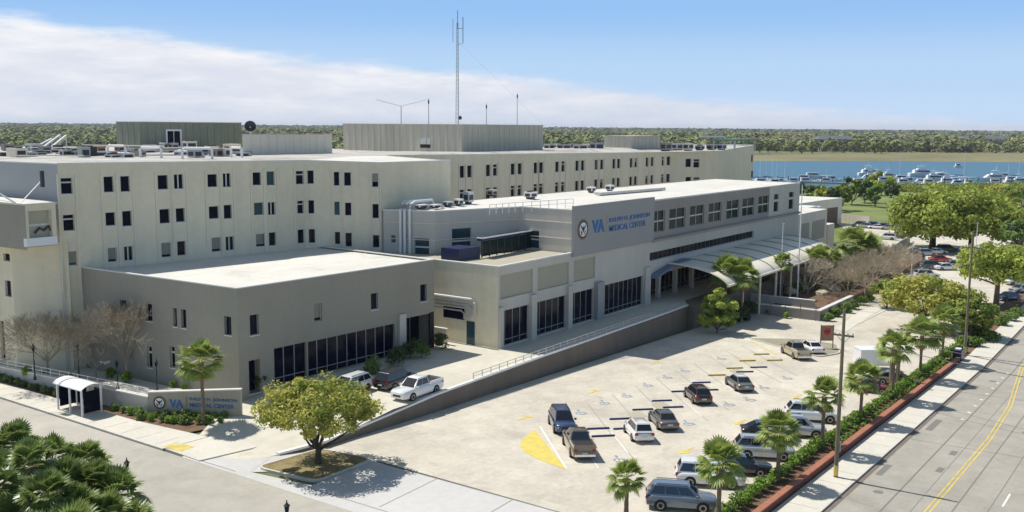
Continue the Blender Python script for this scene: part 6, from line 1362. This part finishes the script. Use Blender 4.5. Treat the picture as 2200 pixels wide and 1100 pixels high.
# cloud bank: its upper edge climbs to the left (larger azimuth)
cv=N.new('ShaderNodeFloatCurve'); c=cv.mapping.curves[0]
def azof(px): 
    d=ray(px,270); return math.atan2(d.y,d.x)
A0,A1=azof(2200),azof(0)
edge=[(2200,.006),(1900,.014),(1500,.030),(1150,.048),(900,.056),(650,.064),(450,.078),(200,.088),(0,.094)]
pts=[((azof(px)-A0)/(A1-A0)*.5+.25,e/.2) for px,e in edge]
pts=[(0,0)]+[p for p in pts]+[(1,.35)]
while len(c.points)<len(pts): c.points.new(.5,.5)
for p_,(x,y) in zip(c.points,pts): p_.location=(x,y)
cv.mapping.update()
Lk.new(math_('ADD',math_('MULTIPLY',math_('SUBTRACT',az,A0),.5/(A1-A0)),.25),cv.inputs['Value'])
edgeel=math_('MULTIPLY',cv.outputs[0],.2)
mp=N.new('ShaderNodeMapping'); mp.inputs['Scale'].default_value=(5,5,26); Lk.new(tc.outputs['Generated'],mp.inputs[0])
nz=N.new('ShaderNodeTexNoise'); nz.inputs['Scale'].default_value=2.6; nz.inputs['Detail'].default_value=8; nz.inputs['Roughness'].default_value=.6; Lk.new(mp.outputs[0],nz.inputs['Vector'])
dlt=math_('ADD',math_('SUBTRACT',edgeel,el),math_('MULTIPLY',math_('SUBTRACT',nz.outputs['Fac'],.5),.028))
mask=mrange(dlt,-.006,.012,0,1)
gr=N.new('ShaderNodeValToRGB'); gr.color_ramp.interpolation='EASE'
for i,(p,cc) in enumerate([(0,(.56,.71,.92,1)),(.35,(.47,.66,.90,1)),(.75,(.30,.53,.88,1)),(1,(.24,.47,.86,1))]):
    e=gr.color_ramp.elements[i] if i<2 else gr.color_ramp.elements.new(p); e.position=p; e.color=cc
gr.color_ramp.elements[0].position=0
Lk.new(math_('MULTIPLY',el,1/.16),gr.inputs['Fac'])
cl=N.new('ShaderNodeValToRGB')
for i,(p,cc) in enumerate([(0,(.64,.70,.82,1)),(.45,(.74,.77,.85,1)),(1,(.90,.91,.94,1))]):
    e=cl.color_ramp.elements[i] if i<2 else cl.color_ramp.elements.new(p); e.position=p; e.color=cc
nz2=math_('ADD',math_('ADD',.12,math_('MULTIPLY',el,8)),math_('MULTIPLY',math_('SUBTRACT',nz.outputs['Fac'],.5),1.9))
Lk.new(nz2,cl.inputs['Fac'])
mx=N.new('ShaderNodeMix'); mx.data_type='RGBA'; Lk.new(mask,mx.inputs['Factor']); Lk.new(gr.outputs[0],mx.inputs['A']); Lk.new(cl.outputs[0],mx.inputs['B'])
# low sky band blends upward into the physical sky
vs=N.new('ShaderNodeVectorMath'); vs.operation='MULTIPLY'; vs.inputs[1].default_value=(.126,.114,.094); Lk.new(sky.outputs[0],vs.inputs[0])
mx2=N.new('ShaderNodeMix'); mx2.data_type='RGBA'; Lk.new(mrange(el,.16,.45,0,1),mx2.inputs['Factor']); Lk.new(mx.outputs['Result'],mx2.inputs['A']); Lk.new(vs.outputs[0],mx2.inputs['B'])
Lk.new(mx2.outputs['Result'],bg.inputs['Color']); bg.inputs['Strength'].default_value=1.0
vsn=scn.view_settings; vsn.view_transform='Standard'; vsn.look='None'; vsn.exposure=.05; vsn.gamma=1
scn.render.resolution_x=1024; scn.render.resolution_y=512
scn.cycles.max_bounces=6
hm=bpy.data.materials.new('haze_air'); hm.use_nodes=True; hn=hm.node_tree.nodes; hn.clear(); ho=hn.new('ShaderNodeOutputMaterial'); hv=hn.new('ShaderNodeVolumePrincipled'); hv.inputs['Density'].default_value=.00006; hv.inputs['Color'].default_value=(.86,.91,1,1); hv.inputs['Anisotropy'].default_value=.2
hm.node_tree.links.new(hv.outputs[0],ho.inputs['Volume']); M['haze_air']=hm
hb_=MB().mt('haze_air'); hb_.box(-450,-6100,-3.2,9200,9100,52); ho_=hb_.build('haze'); ho_['kind']='stuff'; ho_['label']='thin pale haze over the river and far shore'
